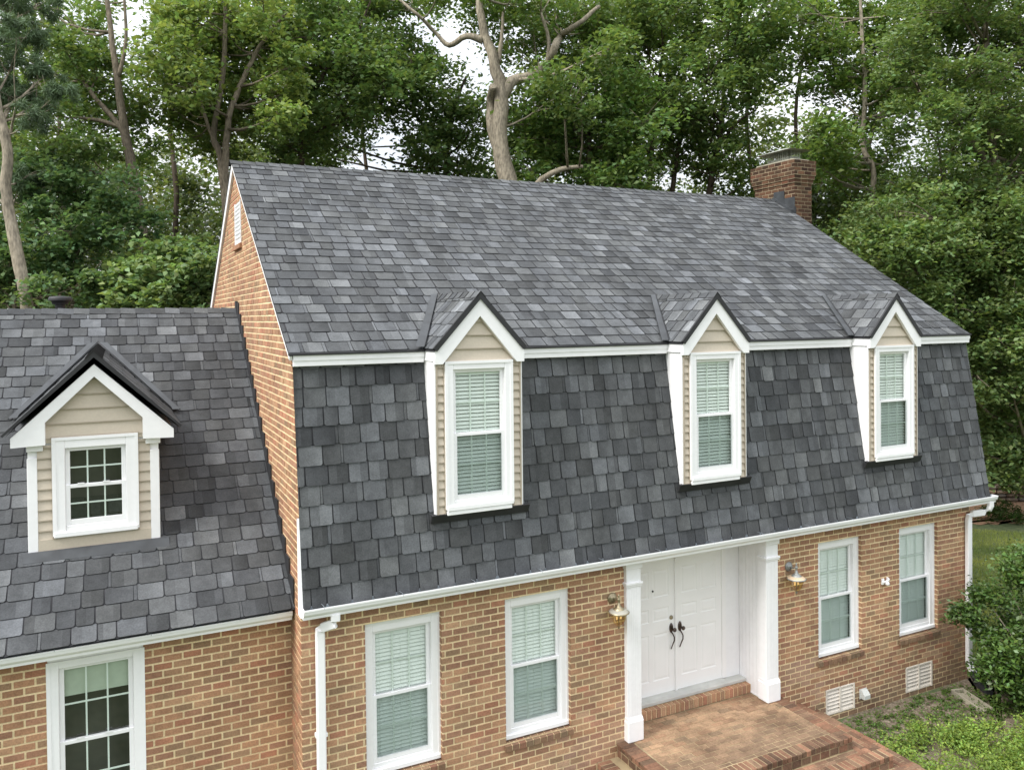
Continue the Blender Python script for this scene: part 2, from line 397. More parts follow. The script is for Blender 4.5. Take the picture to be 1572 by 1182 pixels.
# ================================================================== THE HOUSE
HC = (6.0, 5.0, 0.0)
house = empty('brick_house', HC, 'red brick house with dark grey gambrel roof, three narrow dormers and a lower wing', 'house')
ZE = -2.69 + GZ                                # underside of the main gutter
z_ = lambda v: v + GZ
D = 5.0; MY0, MZ0 = -.13, z_(-2.60); MY1, MZ1 = .315, z_(.12); RZ = z_(3.30); L = 12.0; LW = 11.64
UY0, UZ0 = .24, z_(.262)                       # foot of the upper slope
WX = [.735, 2.555, 7.99, 9.83]; WW = .96; WT = z_(-2.935); WH = 1.835
VENTS = [(8.14, 8.77, z_(-5.69), z_(-5.28)), (9.98, 10.63, z_(-5.715), z_(-5.29))]
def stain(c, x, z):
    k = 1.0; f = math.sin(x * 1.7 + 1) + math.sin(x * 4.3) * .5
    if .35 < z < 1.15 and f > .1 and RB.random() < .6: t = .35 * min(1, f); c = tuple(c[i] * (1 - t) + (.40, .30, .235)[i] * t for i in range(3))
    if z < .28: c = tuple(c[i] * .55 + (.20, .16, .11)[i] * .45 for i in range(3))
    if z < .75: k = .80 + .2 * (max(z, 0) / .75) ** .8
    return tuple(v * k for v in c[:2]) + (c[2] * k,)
mb = MB()
holes = [(x, x + WW, WT - WH, WT) for x in WX] + VENTS + [(4.53, 6.90, -.1, ZE + .05)]
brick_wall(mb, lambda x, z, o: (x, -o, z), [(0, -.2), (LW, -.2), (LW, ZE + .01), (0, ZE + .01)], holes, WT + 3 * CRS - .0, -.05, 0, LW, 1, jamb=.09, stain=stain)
front = mb.build('front_wall', [M_brick, M_mortar], house)
# left gable wall
mb = MB(); GP = [(0, -.1), (0, z_(-1.80)), (MY1 - .01, MZ1 - .06), (UY0 + .02, UZ0 - .03), (D, RZ - .05), (2 * D - UY0, UZ0 - .03), (2 * D, -.1)]
GPc = [(0, -.1), (0, z_(-1.80)), (MY1 - .03, MZ1 + .04), (D, RZ - .05), (2 * D - UY0, UZ0 - .03), (2 * D, -.1)]
GV = (4.25, 4.95, z_(1.88), z_(2.58))
brick_wall(mb, lambda y, z, o: (-o, y, z), GPc, [GV], WT + 3 * CRS + 75 * CRS, -.05, 0, 10.0, 0, jamb=.09)
mb.build('gable_wall', [M_brick, M_mortar], house)
mb = MB()
brick_wall(mb, lambda y, z, o: (LW + o, y, z), [(0, -.1), (.02, z_(-2.7)), (MY1 + .2, MZ1 + .04), (D, RZ - .3), (2 * D - .5, UZ0 - .2), (2 * D, -.1)], [], WT + 3 * CRS + 75 * CRS, -.05, 0, 10.0, 0)
mb.build('gable_wall', [M_brick, M_mortar], house)['label'] = 'far right brick gable wall'
mb = MB(); mb.box(0.02, LW - .02, 9.94, 10.0, -.05, z_(-2.6), 0, (.3, .15, .09)); mb.build('rear_wall', [M_brick, M_mortar], house)
# gable vent
mb = MB(); mb.box(-.004, .03, GV[0] + .02, GV[1] - .02, GV[2] + .02, GV[3] - .02)
for k in range(9): zz = GV[2] + .06 + k * .066; mb.prism([(-.02, zz + .05), (.01, zz), (.01, zz + .01), (-.02, zz + .06)], 'y', GV[0] + .04, GV[1] - .04)
for a in (GV[0] + .012, GV[1] - .052): mb.box(-.02, .02, a, a + .04, GV[2] + .01, GV[3] - .01)
mb.build('gable_vent', [M_white], house)
mb = MB(); mb.box(-.05, .02, GV[0] - .05, GV[1] + .05, GV[2] - .085, GV[2] - .005, 0, (.32, .17, .1), .006); mb.build('vent_sill', [M_brick], house)

# ---- upper roof
mb = MB()
Vd = Vector((0, D - UY0, RZ - UZ0)); SL = Vd.length
shingles(mb, (-.05, UY0, UZ0), (1, 0, 0), Vd, [(0, 0), (L + .05, 0), (L + .05, SL), (0, SL)], bright=1.0)
Vb = Vector((0, -(D - UY0), RZ - UZ0))
mb.face([(-.05, D, RZ), (L, D, RZ), (L, 2 * D - UY0, UZ0), (-.05, 2 * D - UY0, UZ0)], 0, (.08, .08, .085))
mb.face([(-.05, UY0, UZ0 - .03), (L, UY0, UZ0 - .03), (L, D, RZ - .03), (-.05, D, RZ - .03)], 1)
mb.face([(L, 2 * D - UY0, UZ0 - .03), (-.05, 2 * D - UY0, UZ0 - .03), (-.05, D, RZ - .03), (L, D, RZ - .03)], 1)
for x in (-.05, L):
    mb.face([(x, UY0, UZ0), (x, UY0, UZ0 - .03), (x, D, RZ - .03), (x, D, RZ)], 1); mb.face([(x, 2 * D - UY0, UZ0), (x, 2 * D - UY0, UZ0 - .03), (x, D, RZ - .03), (x, D, RZ)], 1)
cap_run(mb, (L, D, RZ), (-.06, D, RZ), .14, ((0, -(D - UY0), -(RZ - UZ0)), (0, (D - UY0), -(RZ - UZ0))), 58)
mb.build('upper_roof', [M_shingle, M_under], house)
mb = MB(); mb.box(-.055, L + .01, UY0 - .035, UY0 + .02, UZ0 - .026, UZ0 + .004, 0, bev=.005); mb.build('drip_edge', [M_black], house)
# frieze board in pieces between the dormers
DX = [(1.62, 2.795), (5.33, 6.49), (9.05, 10.21)]
xs = [0.0] + [v for d in DX for v in (d[0] - .02, d[1] + .02)] + [L]
for i in range(0, len(xs), 2):
    mb = MB(); mb.box(xs[i], xs[i + 1], UY0 + .0, MY1 + .06, z_(.108), UZ0 - .027, 0, bev=.004); mb.box(xs[i], xs[i + 1], UY0 - .012, UY0 - .001, z_(.175), UZ0 - .027); mb.build('frieze_board', [M_white], house)
# ---- mansard
mb = MB(); Vm = Vector((0, MY1 - MY0, MZ1 - MZ0)); SM = Vm.length
shingles(mb, (0, MY0, MZ0), (1, 0, 0), Vm, [(0, 0), (L, 0), (L, SM), (0, SM)], expo=.226, wid=.225, thick=.015, bright=1.0)
mb.prism([(MY0 + .006, MZ0 - .03), (MY1 + .003, MZ1), (MY1 + .1, MZ1), (.05, MZ0 - .03)], 'x', LW + .02, L - .004, 1)
mb.face([(L, 2 * D - MY0, MZ0), (0, 2 * D - MY0, MZ0), (0, 2 * D - MY1, UZ0), (L, 2 * D - MY1, UZ0)], 0, (.08, .08, .085))
mb.build('mansard_roof', [M_shingle, M_under], house)
mb = MB(); mb.face([(LW, .0, MZ0 - .05), (L, .0, MZ0 - .05), (L, 10, MZ0 - .05), (LW, 10, MZ0 - .05)]); mb.prism([(MY0 + .03, MZ0 - .03), (MY1 + .03, MZ1 - .04), (MY1 + .3, MZ1 + .1), (D, RZ - .06), (2 * D - .3, UZ0 - .06), (2 * D, MZ0)], 'x', L - .03, L - .006); mb.build('gable_overhang', [M_white], house)
# rake boards on the left gable
def board(pts, x0, x1, wd):                   # a strip of width wd below the polyline pts, in x0..x1
    mb = MB()
    for (a, b) in zip(pts[:-1], pts[1:]):
        n = Vector((b[0] - a[0], b[1] - a[1])).normalized(); dn = Vector((n.y, -n.x)) * wd
        if dn.y > 0: dn = -dn
        mb.prism([a, b, (b[0] + dn.x, b[1] + dn.y), (a[0] + dn.x, a[1] + dn.y)], 'x', x0, x1)
    return mb
board([(UY0 - .01, UZ0 - .035), (D, RZ - .035)], -.042, -.012, .055).build('rake_board', [M_white], house)
board([(D, RZ - .035), (2 * D - UY0, UZ0 - .035)], -.043, .03, .14).build('rake_board', [M_white], house)
mb = MB(); mb.prism([(MY0 - .005, MZ0 + .01), (MY0 + (1.0) * .155, MZ0 + 1.0 + .0), (.012, MZ0 + .8), (.012, ZE - .0), (MY0 + .0, ZE)], 'x', -.028, -.001); mb.build('eave_return', [M_white], house)
# ---- gutters
def gutter(name, x0, x1, yb, z0, parent, h=.122, d=.12):
    mb = MB(); pr = [(0, h), (0, 0), (-d * .62, 0), (-d * .66, h * .25), (-d * .86, h * .42), (-d * .95, h * .55), (-d, h * .80), (-d, h)]
    inn = [(-d + .006, h), (-d + .006, h * .80), (-d * .9, h * .57), (-d * .60, h * .3), (-d * .58, .008), (-.006, .008), (-.006, h)]
    for P, mi in ((pr, 0), (inn, 1)):
        rows = [[(x, yb + p[0], z0 + p[1]) for p in P] for x in (x0, x1)]; mb.grid(rows, mi, False, False)
    mb.face([(x, yb + p[0], z0 + p[1]) for x, p in ((x0, pr[-1]), (x1, pr[-1]), (x1, inn[0]), (x0, inn[0]))], 0)
    mb.box(x0, x1, yb - d - .008, yb - d, z0 + h - .018, z0 + h + .001, 0)
    for x, s in ((x0, 1), (x1, -1)): mb.prism([(yb + p[0], z0 + p[1]) for p in pr], 'x', x - .004, x + .004)
    x = x0 + .22
    while x < x1:
        mb.tube([(x, yb - d - .012, z0 + h - .01), (x, yb - d + .03, z0 + h + .012), (x - .01, yb - .005, z0 + h + .01)], .003, 5, 1); mb.box(x - .005, x + .005, yb - d - .004, yb - d + .010, z0 + h, z0 + h + .009, 1); x += .92
    return mb.build(name, [M_white2, M_gut_in], parent)
gutter('gutter', -.01, 12.05, -.13, ZE, house)
mb = MB(); mb.box(.0, L, -.129, .005, ZE + .0, ZE + .11, 0); mb.box(4.3, 7.15, -.12, .03, ZE - .03, ZE - .001); mb.build('fascia_board', [M_white], house)
# ---- downspouts
def rect_tube(mb, pts, w, d, mi=0):
    pts = [Vector(p) for p in pts]; rows = []
    for i, p in enumerate(pts):
        t = (pts[min(i + 1, len(pts) - 1)] - pts[max(i - 1, 0)]).normalized()
        side = Vector((1, 0, 0)) if abs(t.x) < .6 else Vector((0, 0, 1)); side = (side - t * side.dot(t)).normalized(); o = t.cross(side).normalized()
        c = .012; pr = [(-w + c, -d), (w - c, -d), (w, -d + c), (w, d - c), (w - c, d), (-w + c, d), (-w, d - c), (-w, -d + c)]
        if abs(t.x) >= .6: pr = [(a * 1.0, b) for a, b in pr]
        rows.append([p + side * a + o * b for a, b in pr])
    mb.grid(rows, mi, True, False, cap=True)
mb = MB(); rect_tube(mb, [(.345, -.19, ZE + .01), (.345, -.19, ZE - .06), (.335, -.18, ZE - .10), (.23, -.085, ZE - .155), (.2, -.06, ZE - .19), (.2, -.06, ZE - .25), (.2, -.06, .25), (.2, -.09, .17), (.2, -.28, .08)], .052, .036)
mb.box(.135, .265, -.09, -.001, 1.7, 1.74)
mb.build('downspout', [M_white2], house)
mb = MB(); rect_tube(mb, [(11.93, -.19, ZE + .01), (11.93, -.19, ZE - .06), (11.91, -.175, ZE - .12), (11.84, -.12, ZE - .175), (11.60, -.075, ZE - .185), (11.545, -.06, ZE - .22), (11.535, -.055, ZE - .29), (11.535, -.055, .34), (11.535, -.075, .26), (11.50, -.17, .17)], .055, .038)
rect_tube(mb, [(11.50, -.16, .18), (11.42, -.30, .07), (11.28, -.60, .055)], .06, .045, 1)
mb.build('downspout', [M_white2, M_black], house)
# ---- windows (local frame: x right, y into the wall, z up, origin at the lower left front corner)
def window(parent, org, w, h, head=.12, sill=.12, cas=.108, depth=.09, ears=.03, blind='blind', proto=None, name='window', open_room=True, ledge=0):
    ox, oy, oz = org
    def B(m, n, ms, p): return m.build(n, ms, p, org)
    mb = MB()
    def bx(x0, x1, y0, y1, z0, z1, mi=0, bev=.0): mb.box(ox + x0, ox + x1, oy + y0, oy + y1, oz + z0, oz + z1, mi, bev=bev)
    yc = 0
    bx(0, cas, yc, depth, 0, h, bev=.006); bx(w - cas, w, yc, depth, 0, h, bev=.006); bx(cas, w - cas, yc + .002, depth, h - head, h - .001, bev=.006)
    bx(-.0, w + .0, yc - .022, depth, 0, sill * .5, bev=.008); bx(cas, w - cas, yc + .012, depth, sill * .5, sill, bev=.006)
    bx(-.012, .028, yc - .008, .03, 0.02, h - .002); bx(w - .028, w + .012, yc - .008, .03, 0.02, h - .002); bx(-.012, w + .012, yc - .01, .03, h - .03, h + .004)
    if ears: bx(-.01, w + ears, yc - .028, yc + .02, h + .001, h + .016)
    if ledge: bx(.0, w - .02, yc - .012, .02, -ledge, -.002, bev=.004)
    win = B(mb, name, [M_white2], parent)
    x0, x1 = cas, w - cas; zb, zt = sill, h - head; zm = (zb + zt) / 2; sr = .048
    def sash(y, za, zc, br, tr):
        mb = MB()
        f = lambda a, b, c, d: mb.box(ox + a, ox + b, oy + y, oy + y + .028, oz + c, oz + d, bev=.004)
        f(x0, x0 + sr, za, zc); f(x1 - sr, x1, za, zc); f(x0 + sr, x1 - sr, za, za + br); f(x0 + sr, x1 - sr, zc - tr, zc)
        s = B(mb, 'sash', [M_white2], win)
        ga, gb, gc, gd = x0 + sr, x1 - sr, za + br, zc - tr
        mb = MB(); mb.face([(ox + a, oy + y + .012, oz + c) for a, c in ((ga, gc), (gb, gc), (gb, gd), (ga, gd))]); B(mb, 'pane', [M_glass], win)
        mb = MB(); t = .0085
        for k in (1, 2): xx = ga + (gb - ga) * k / 3; mb.box(ox + xx - t, ox + xx + t, oy + y + .018, oy + y + .024, oz + gc, oz + gd)
        zz = (gc + gd) / 2; mb.box(ox + ga, ox + gb, oy + y + .0165, oy + y + .0255, oz + zz - t, oz + zz + t)
        B(mb, 'muntin_grid', [M_munt], win)
        return ga, gb, gc, gd
    up = sash(.052, zm - .02, zt, .036, .04)
    lo = sash(.020, zb, zm + .022, .062, .042)
    if blind == 'blind':
        mb = MB(); mb.face([(ox + a, oy + .014, oz + c) for a, c in ((lo[0], lo[2]), (lo[1], lo[2]), (lo[1], lo[3]), (lo[0], lo[3]))]); B(mb, 'insect_screen', [M_screen], win)
        mb = MB(); z = zb + .03; R = random.Random(int(w * 1000 + ox * 77))
        while z < zt - .05:
            a = R.uniform(-.002, .002)
            mb.prism([(oy + .084, oz + z + a), (oy + .087, oz + z - .001 + a), (oy + .112, oz + z + .036 + a), (oy + .109, oz + z + .037 + a)], 'x', ox + x0 + .012, ox + x1 - .012); z += .0465
        for k in (.14, .5, .86): xx = ox + x0 + (x1 - x0) * k; mb.box(xx - .001, xx + .001, oy + .081, oy + .083, oz + zb, oz + zt)
        mb.box(ox + x0 + .005, ox + x1 - .005, oy + .082, oy + .125, oz + zt - .05, oz + zt + .0)
        B(mb, 'blind', [M_slat], win)
    else:
        if blind == 'shade':
            mb = MB(); mb.box(ox + x0, ox + x1, oy + .11, oy + .115, oz + zt - .33, oz + zt + .01); mb.box(ox + x0, ox + x1, oy + .106, oy + .12, oz + zt - .345, oz + zt - .33); B(mb, 'roller_shade', [M_shade], win)
        mb = MB()
        pass
        for a in (0.32, 0.62): mb = MB(); mb.box(ox + w * a - .035, ox + w * a + .035, oy + .012, oy + .03, oz + zm + .022, oz + zm + .034); B(mb, 'sash_lock', [M_white2], win)
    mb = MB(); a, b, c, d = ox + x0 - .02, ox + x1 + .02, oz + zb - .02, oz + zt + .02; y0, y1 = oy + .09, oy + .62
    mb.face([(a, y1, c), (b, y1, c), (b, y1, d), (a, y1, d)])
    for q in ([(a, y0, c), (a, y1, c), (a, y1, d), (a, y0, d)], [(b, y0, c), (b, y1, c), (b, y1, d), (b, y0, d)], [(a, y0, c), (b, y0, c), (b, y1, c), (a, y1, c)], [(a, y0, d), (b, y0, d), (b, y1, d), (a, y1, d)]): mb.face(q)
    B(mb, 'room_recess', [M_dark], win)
    return win
for i, x in enumerate(WX):
    window(house, (x + .004, .062, WT - WH + .004), WW - .008, WH - .02)
    mb = MB(); n = 10; st = (WW + .05) / n
    for k in range(n):
        a = x - .02 + k * st; c = tuple(v * q_ for v, q_ in zip(brick_col(), (.62, .66, .68))); zt = WT - WH - .004; e = RB.uniform(-.003, .003)
        mb.prism([(-.045 + e, zt - .095), (-.045 + e, zt - .025), (.085, zt - .002), (.085, zt - .08)], 'x', a, a + st - .012, 0, c)
    mb.prism([(-.034, zt - .092), (-.036, zt - .03), (.09, zt - .006), (.09, zt - .092)], 'x', x - .018, x + WW + .028, 1)
    mb.build('window_sill', [M_brick, M_mortar], house)
# ---- crawl vents, spigot-like fittings on the wall
for (a, b, c, d) in VENTS:
    mb = MB(); f = .03
    mb.box(a, b, -.012, .03, c, c + f, bev=.004); mb.box(a, b, -.012, .03, d - f, d, bev=.004); mb.box(a, a + f, -.011, .03, c, d); mb.box(b - f, b, -.02, .03, c, d); mb.box((a + b) / 2 - .018, (a + b) / 2 + .018, -.014, .03, c, d)
    n = 6
    for k in range(n):
        zz = c + f + (d - c - 2 * f) * k / n
        for (p, q) in ((a + f, (a + b) / 2 - .018), ((a + b) / 2 + .018, b - f)): mb.prism([(-.008, zz + .006), (-.004, zz + .002), (.03, zz + .052), (.026, zz + .058)], 'x', p, q)
    mb.box(a + .01, b - .01, .03, .04, c + .01, d - .01, 1)
    mb.build('crawl_vent', [M_vent, M_dark], house)
mb = MB(); mb.prism([(-.008, z_(-5.56)), (-.10, z_(-5.56)), (-.10, z_(-5.50)), (-.04, z_(-5.43)), (-.008, z_(-5.43))], 'x', 8.90, 9.03); mb.box(8.885, 9.045, -.018, -.004, z_(-5.575), z_(-5.42)); mb.build('dryer_vent', [mat('vent_hood', (.52, .53, .5), .5)], house)
# ---- door recess
RY = .564; PZ = z_(-5.17)
mb = MB()
mb.box(6.90, 6.96, .005, RY, PZ, ZE + .1, 0)
for k in range(7): mb.box(6.893, 6.90, .03 + k * .076, .03 + k * .076 + .0735, PZ + .02, ZE + .1, 0, bev=.0015)
mb.box(6.885, 6.90, .0, RY, PZ, PZ + .022)
mb.box(4.47, 4.53, .005, RY, PZ, ZE + .1, 0)
mb.box(4.40, 7.0, RY + .045, RY + .08, PZ, ZE + .1); mb.box(6.62, 6.90, RY, RY + .045, PZ + .14, ZE, bev=.004); mb.box(4.53, 4.70, RY, RY + .045, PZ + .14, ZE, bev=.004)
mb.box(4.53, 6.90, RY - .0, RY + .045, z_(-2.90), ZE + .06); mb.box(4.5, 6.95, .02, RY + .05, ZE + .03, ZE + .1)
mb.build('entry_surround', [M_white], house)
mb = MB(); mb.box(4.70, 4.78, RY - .025, RY + .04, z_(-4.975), z_(-2.90), bev=.008); mb.box(6.535, 6.62, RY - .025, RY + .04, z_(-4.975), z_(-2.90), bev=.008); mb.box(4.70, 6.62, RY - .025, RY + .04, z_(-2.975), z_(-2.90), bev=.008); mb.build('door_frame', [M_door], house)
mb = MB(); mb.box(4.535, 6.892, RY - .16, RY + .04, z_(-5.035), z_(-4.985), bev=.006); mb.prism([(RY - .10, z_(-4.985)), (RY - .06, z_(-4.965)), (RY + .03, z_(-4.965)), (RY + .03, z_(-4.985))], 'x', 4.78, 6.535); mb.build('threshold', [M_sill], house)
mb = MB(); n = 28; st = 2.36 / n
for k in range(n): a = 4.535 + k * st; mb.box(a, a + st - .013, RY - .265 + RB.uniform(-.002, .002), RY - .16, PZ, z_(-5.035) + RB.uniform(-.002, .002), 0, brick_col(), bev=.005)
mb.box(4.535, 6.893, RY - .255, RY - .0, PZ, z_(-5.043), 1); mb.build('door_step', [M_brick, M_mortar], house)
def door(x0, x1, hinge):
    zb, zt = z_(-4.965), z_(-2.977); mb = MB(); y = RY - .008; org = (x0, y, zb)
    w = x1 - x0; cx = [x0 + .10, x0 + w / 2 - .035, x0 + w / 2 + .035, x1 - .10]; H = zt - zb
    rows = [(zb + .16, zb + .86), (zb + 1.0, zb + 1.10 + .12), (zb + 1.36, zt - .14)]
    rows = [(zb + .20, zb + .90), (zb + 1.08, zb + 1.28), (zb + 1.44, zt - .14)]
    ps = [(a, b, c, d) for (a, b) in ((cx[0], cx[1]), (cx[2], cx[3])) for (c, d) in rows]
    for r in subtract((x0, x1, zb, zt), ps): mb.box(r[0], r[1], y, y + .04, r[2], r[3])
    for (a, b, c, d) in ps:
        o = [(a, c), (b, c), (b, d), (a, d)]; def_in = lambda t: [(a + t, c + t), (b - t, c + t), (b - t, d - t), (a + t, d - t)]
        lv = [(o, y), (def_in(.012), y + .006), (def_in(.026), y + .006), (def_in(.05), y + .001)]
        for (p, ya), (q, yb) in zip(lv[:-1], lv[1:]):
            for i in range(4): j = (i + 1) % 4; mb.face([(p[i][0], ya, p[i][1]), (p[j][0], ya, p[j][1]), (q[j][0], yb, q[j][1]), (q[i][0], yb, q[i][1])])
        mb.face([(p[0], lv[-1][1], p[1]) for p in lv[-1][0]])
    return mb.build('front_door', [M_door], house)
dl = door(4.782, 5.640, 0); dr = door(5.668, 6.533, 1)
mb = MB(); mb.box(5.635, 5.675, RY - .035, RY + .0, z_(-4.985), z_(-2.977), bev=.006); mb.build('astragal', [M_door], dr)
def handle(cx, d):
    mb = MB(); zc = z_(-4.02); y = RY - .010
    def ell(zo, rx, rz, y0, y1):
        rows = [[(cx + rx * s * math.cos(2 * math.pi * k / 20), yy, zc + zo + rz * s * math.sin(2 * math.pi * k / 20)) for k in range(20)] for yy, s in ((y0, 1), (y0 - (y0 - y1) * .6, .95), (y1, .6), (y1 - .001, .01))]
        mb.grid(rows, 0, True, True)
    ell(0, .034, .075, y, y - .018)
    mb.lathe([(.012, .0), (.012, .03), (.02, .04), (.03, .05), (.032, .062), (.024, .074), (.001, .078)], (cx + .012, y - .015, zc - .01), 14, 0, 'y')
    mb.tube([(cx, y - .01, zc - .06), (cx + .008, y - .04, zc - .09), (cx + .022, y - .05, zc - .13), (cx + .020, y - .052, zc - .18), (cx + .002, y - .045, zc - .22), (cx - .008, y - .03, zc - .27), (cx - .006, y - .008, zc - .31)], [.012, .010, .010, .010, .009, .008, .009], 8)
    return mb.build('door_handle', [M_bronze], d)
handle(5.575, dl); handle(5.735, dr)
mb = MB(); mb.lathe([(.03, 0), (.03, .012), (.022, .02), (.012, .024), (.001, .024)], (5.575, RY - .01, z_(-3.86)), 16, 0, 'y'); mb.build('deadbolt', [M_brass], dl)
mb = MB(); mb.lathe([(.015, 0), (.014, .01), (.001, .01)], (5.245, RY - .009, z_(-3.42)), 12, 0, 'y'); mb.build('peephole', [M_black], dl)
# ---- pilasters beside the entry
for (a, b) in ((4.365, 4.60), (6.862, 7.10)):
    mb = MB(); zb = PZ + .001
    mb.box(a, b, -.07, .10, zb + .30, ZE, 0, bev=.005)
    for k in range(5): x = a + .045 + k * (b - a - .09) / 5; mb.box(x + .003, x + (b - a - .09) / 5 - .003, -.073, -.069, zb + .36, z_(-3.07), 0, bev=.003)
    mb.box(a - .012, b + .012, -.105, .11, zb, zb + .29, 0, bev=.012); mb.prism([(-.098, zb + .29), (-.07, zb + .33), (.1, zb + .33), (.1, zb + .29)], 'x', a - .004, b + .004)
    mb.box(a - .022, b + .022, -.10, .10, z_(-3.02), z_(-2.985), 0, bev=.006); mb.box(a - .012, b + .012, -.087, .10, z_(-3.045), z_(-3.02), 0, bev=.004); mb.box(a - .015, b + .015, -.09, .10, z_(-2.80), ZE, 0, bev=.004)
    mb.build('pilaster', [M_white], house)
# ---- main dormers
def siding(mb, poly, y, z0, z1, step=.105):
    P = hp(poly); us = [p[0] for p in poly]; a, b = min(us), max(us); z = z0
    while z < z1:
        q = clip([(a, z), (b, z), (b, z + step), (a, z + step)], P)
        if q:
            f = lambda zz: y - .022 * max(0, 1 - (zz - z) / step)
            mb.face([(p[0], f(p[1]), p[1]) for p in q], 0)
            us2 = [p[0] for p in q if abs(p[1] - z) < .002]
            if len(us2) > 1: mb.face([(min(us2), y - .022, z), (max(us2), y - .022, z), (max(us2), y + .004, z + .001), (min(us2), y + .004, z + .001)], 0); mb.face([(min(us2), y - .0235, z + .014), (max(us2), y - .0235, z + .014), (max(us2), y - .0235, z + .001), (min(us2), y - .0235, z + .001)], 1)  # darker strip along each lap edge is its shadow line, painted on
        z += step
def main_dormer(x0, x1, blabel):
    xc = (x0 + x1) / 2; w = x1 - x0; yf = -.05; zb = z_(-1.74); ze = z_(.11); mb = MB()
    slope = (MZ1 - MZ0) / (MY1 - MY0); ym = lambda z: MY0 + (z - MZ0) / slope
    # white body with cheeks following the slope
    wx0, wx1 = x0 + .135, x0 + .135 + .895
    hole = [(wx0 + .05, wx1 - .05, z_(-1.65), z_(.06))]
    for r in subtract((x0, x1, zb, ze + .001), hole): mb.box(r[0], r[1], yf, yf + .04, r[2], r[3])
    for x in (x0, x1 - .03): mb.prism([(yf + .04, zb), (yf + .04, ze + .1), (MY1 + .1, ze + .1), (ym(zb) + .1, zb)], 'x', x, x + .03)
    for x in (x0 - .006, x1 - .012):
        mb.box(x, x + .018, yf - .02, yf + .03, zb - .005, ze)
    hw = w / 2 + .03; zp = z_(.93)
    mb.prism([(xc - hw, z_(.19)), (xc + hw, z_(.19)), (xc, zp)], 'y', yf + .005, yf + .03)
    dm = mb.build('dormer', [M_white], house)
    dm['label'] = blabel
    mb = MB()
    for (a, b) in ((x0 + .022, wx0 - .012), (wx1 + .012, x1 - .020)):
        siding(mb, [(a, zb), (b, zb), (b, ze + .05), (a, ze + .05)], yf - .004, zb, ze + .05); mb.box(a - .006, a + .012, yf - .03, yf, zb, ze + .02, 1); mb.box(b - .012, b + .006, yf - .03, yf, zb, ze + .02, 1)
    siding(mb, [(xc - .53, ze), (xc + .53, ze), (xc + .53, ze + .04), (xc, z_(.74)), (xc - .53, ze + .04)], yf - .004, ze - .01, z_(.76), .165)
    mb.build('siding', [M_siding, M_trim_lapshade], dm)
    # rake trim
    mb = MB(); y0, y1 = yf - .075, yf - .02; zo, zi = z_(.905), z_(.675); cb = z_(.245); bb = z_(.095); hw = .602
    inx = .50
    for s in (-1, 1): mb.prism([(xc, zo), (xc + s * hw, cb), (xc + s * hw, bb), (xc + s * inx, bb), (xc, zi)][::1], 'y', y0, y1)
    for s in (-1, 1): mb.prism([(xc + s * .53, z_(.13)), (xc + s * hw, z_(.13)), (xc + s * hw, cb), (xc + s * .53, cb + .06)], 'y', y1, MY1 + .05)
    mb.build('rake_trim', [M_white], dm)
    mb = MB()
    for s in (-1, 1):
        mb.prism([(xc, zi + .012), (xc, zi - .022), (xc + s * (inx + .0), bb - .03), (xc + s * (inx), bb + .004)], 'y', yf - .03, yf - .019)
    mb.build('rake_moulding', [M_trim_lapshade], dm)
    # dormer roof
    RZt = z_(.955); EZ = z_(.275); half = .615; mu = (RZ - UZ0) / (D - UY0)
    yr = UY0 + (RZt - UZ0) / mu; ye = UY0 + (EZ - UZ0) / mu + .02; yfr = yf - .085
    for s in (-1, 1):
        mb = MB(); Vv = Vector((-s * half, 0, RZt - EZ)); O = Vector((xc + s * half, yfr, EZ)); U = Vector((0, 1, 0)) if s > 0 else Vector((0, 1, 0))
        Vl = Vv.length
        if s < 0: U = Vector((0, -1, 0)); poly = [(0, 0), (-(ye - yfr), 0), (-(yr - yfr), Vl), (0, Vl)]
        else: poly = [(0, 0), (ye - yfr, 0), (yr - yfr, Vl), (0, Vl)]
        shingles(mb, O, U, Vv, poly, expo=.2, wid=.2, thick=.012)
        q = [(xc + s * half, yfr, EZ - .028), (xc + s * half, ye, EZ - .028), (xc, yr, RZt - .028), (xc, yfr, RZt - .028)]; mb.face(q, 1)
        if s > 0: cap_run(mb, (xc, yr + .03, RZt + .006), (xc, yfr, RZt + .006), .10, ((-half, 0, -(RZt - EZ)), (half, 0, -(RZt - EZ))), 8)
        mb.build('dormer_roof', [M_shingle, M_under], dm)
    mb = MB(); n = Vector((RZt - EZ, half)).normalized()
    for s in (-1, 1):
        a = (xc, RZt + .022); b = (xc + s * (half + .012), EZ + .016); t = .062
        mb.prism([a, b, (b[0] - s * n[0] * t, b[1] - n[1] * t), (a[0], a[1] - t / n[1] * 1.0)], 'y', yfr - .012, yfr - .002)
        mb.prism([a, b, (b[0], b[1] - .012), (a[0], a[1] - .014)], 'y', yfr - .004, yfr + .02)
    mb.build('drip_edge', [M_black], dm)
    mb = MB()
    for s in (-1, 1):                          # open metal valleys
        A = Vector((xc + s * (half + .015), ye - .10, EZ + .01)); B = Vector((xc, yr + .01, RZt + .012)); side = Vector((s, 0, 0))
        upn = Vector((0, -(RZ - UZ0), D - UY0)).normalized()
        mb.face([A + upn * .022, A + side * .115 + upn * .022, B + side * .10 + upn * .022, B + upn * .022], 0)
        mb.face([A + side * .115 + upn * .022, A + side * .115 + upn * .002, B + side * .10 + upn * .002, B + side * .10 + upn * .022], 0)
        mb.face([A + upn * .022, B + upn * .022, B + Vector((0, 0, .035)), A + Vector((-s * .02, 0, .05))], 1)
    mb.build('valley_flashing', [M_grey, M_black], dm)
    mb = MB(); zf = zb
    mb.prism([(ym(zf) - .03, zf - .09), (ym(zf) - .052, zf - .10), (yf - .045, zf + .004), (yf - .0, zf + .014)], 'x', x0 - .06, x1 + .09)
    mb.build('apron_flashing', [M_black], dm)
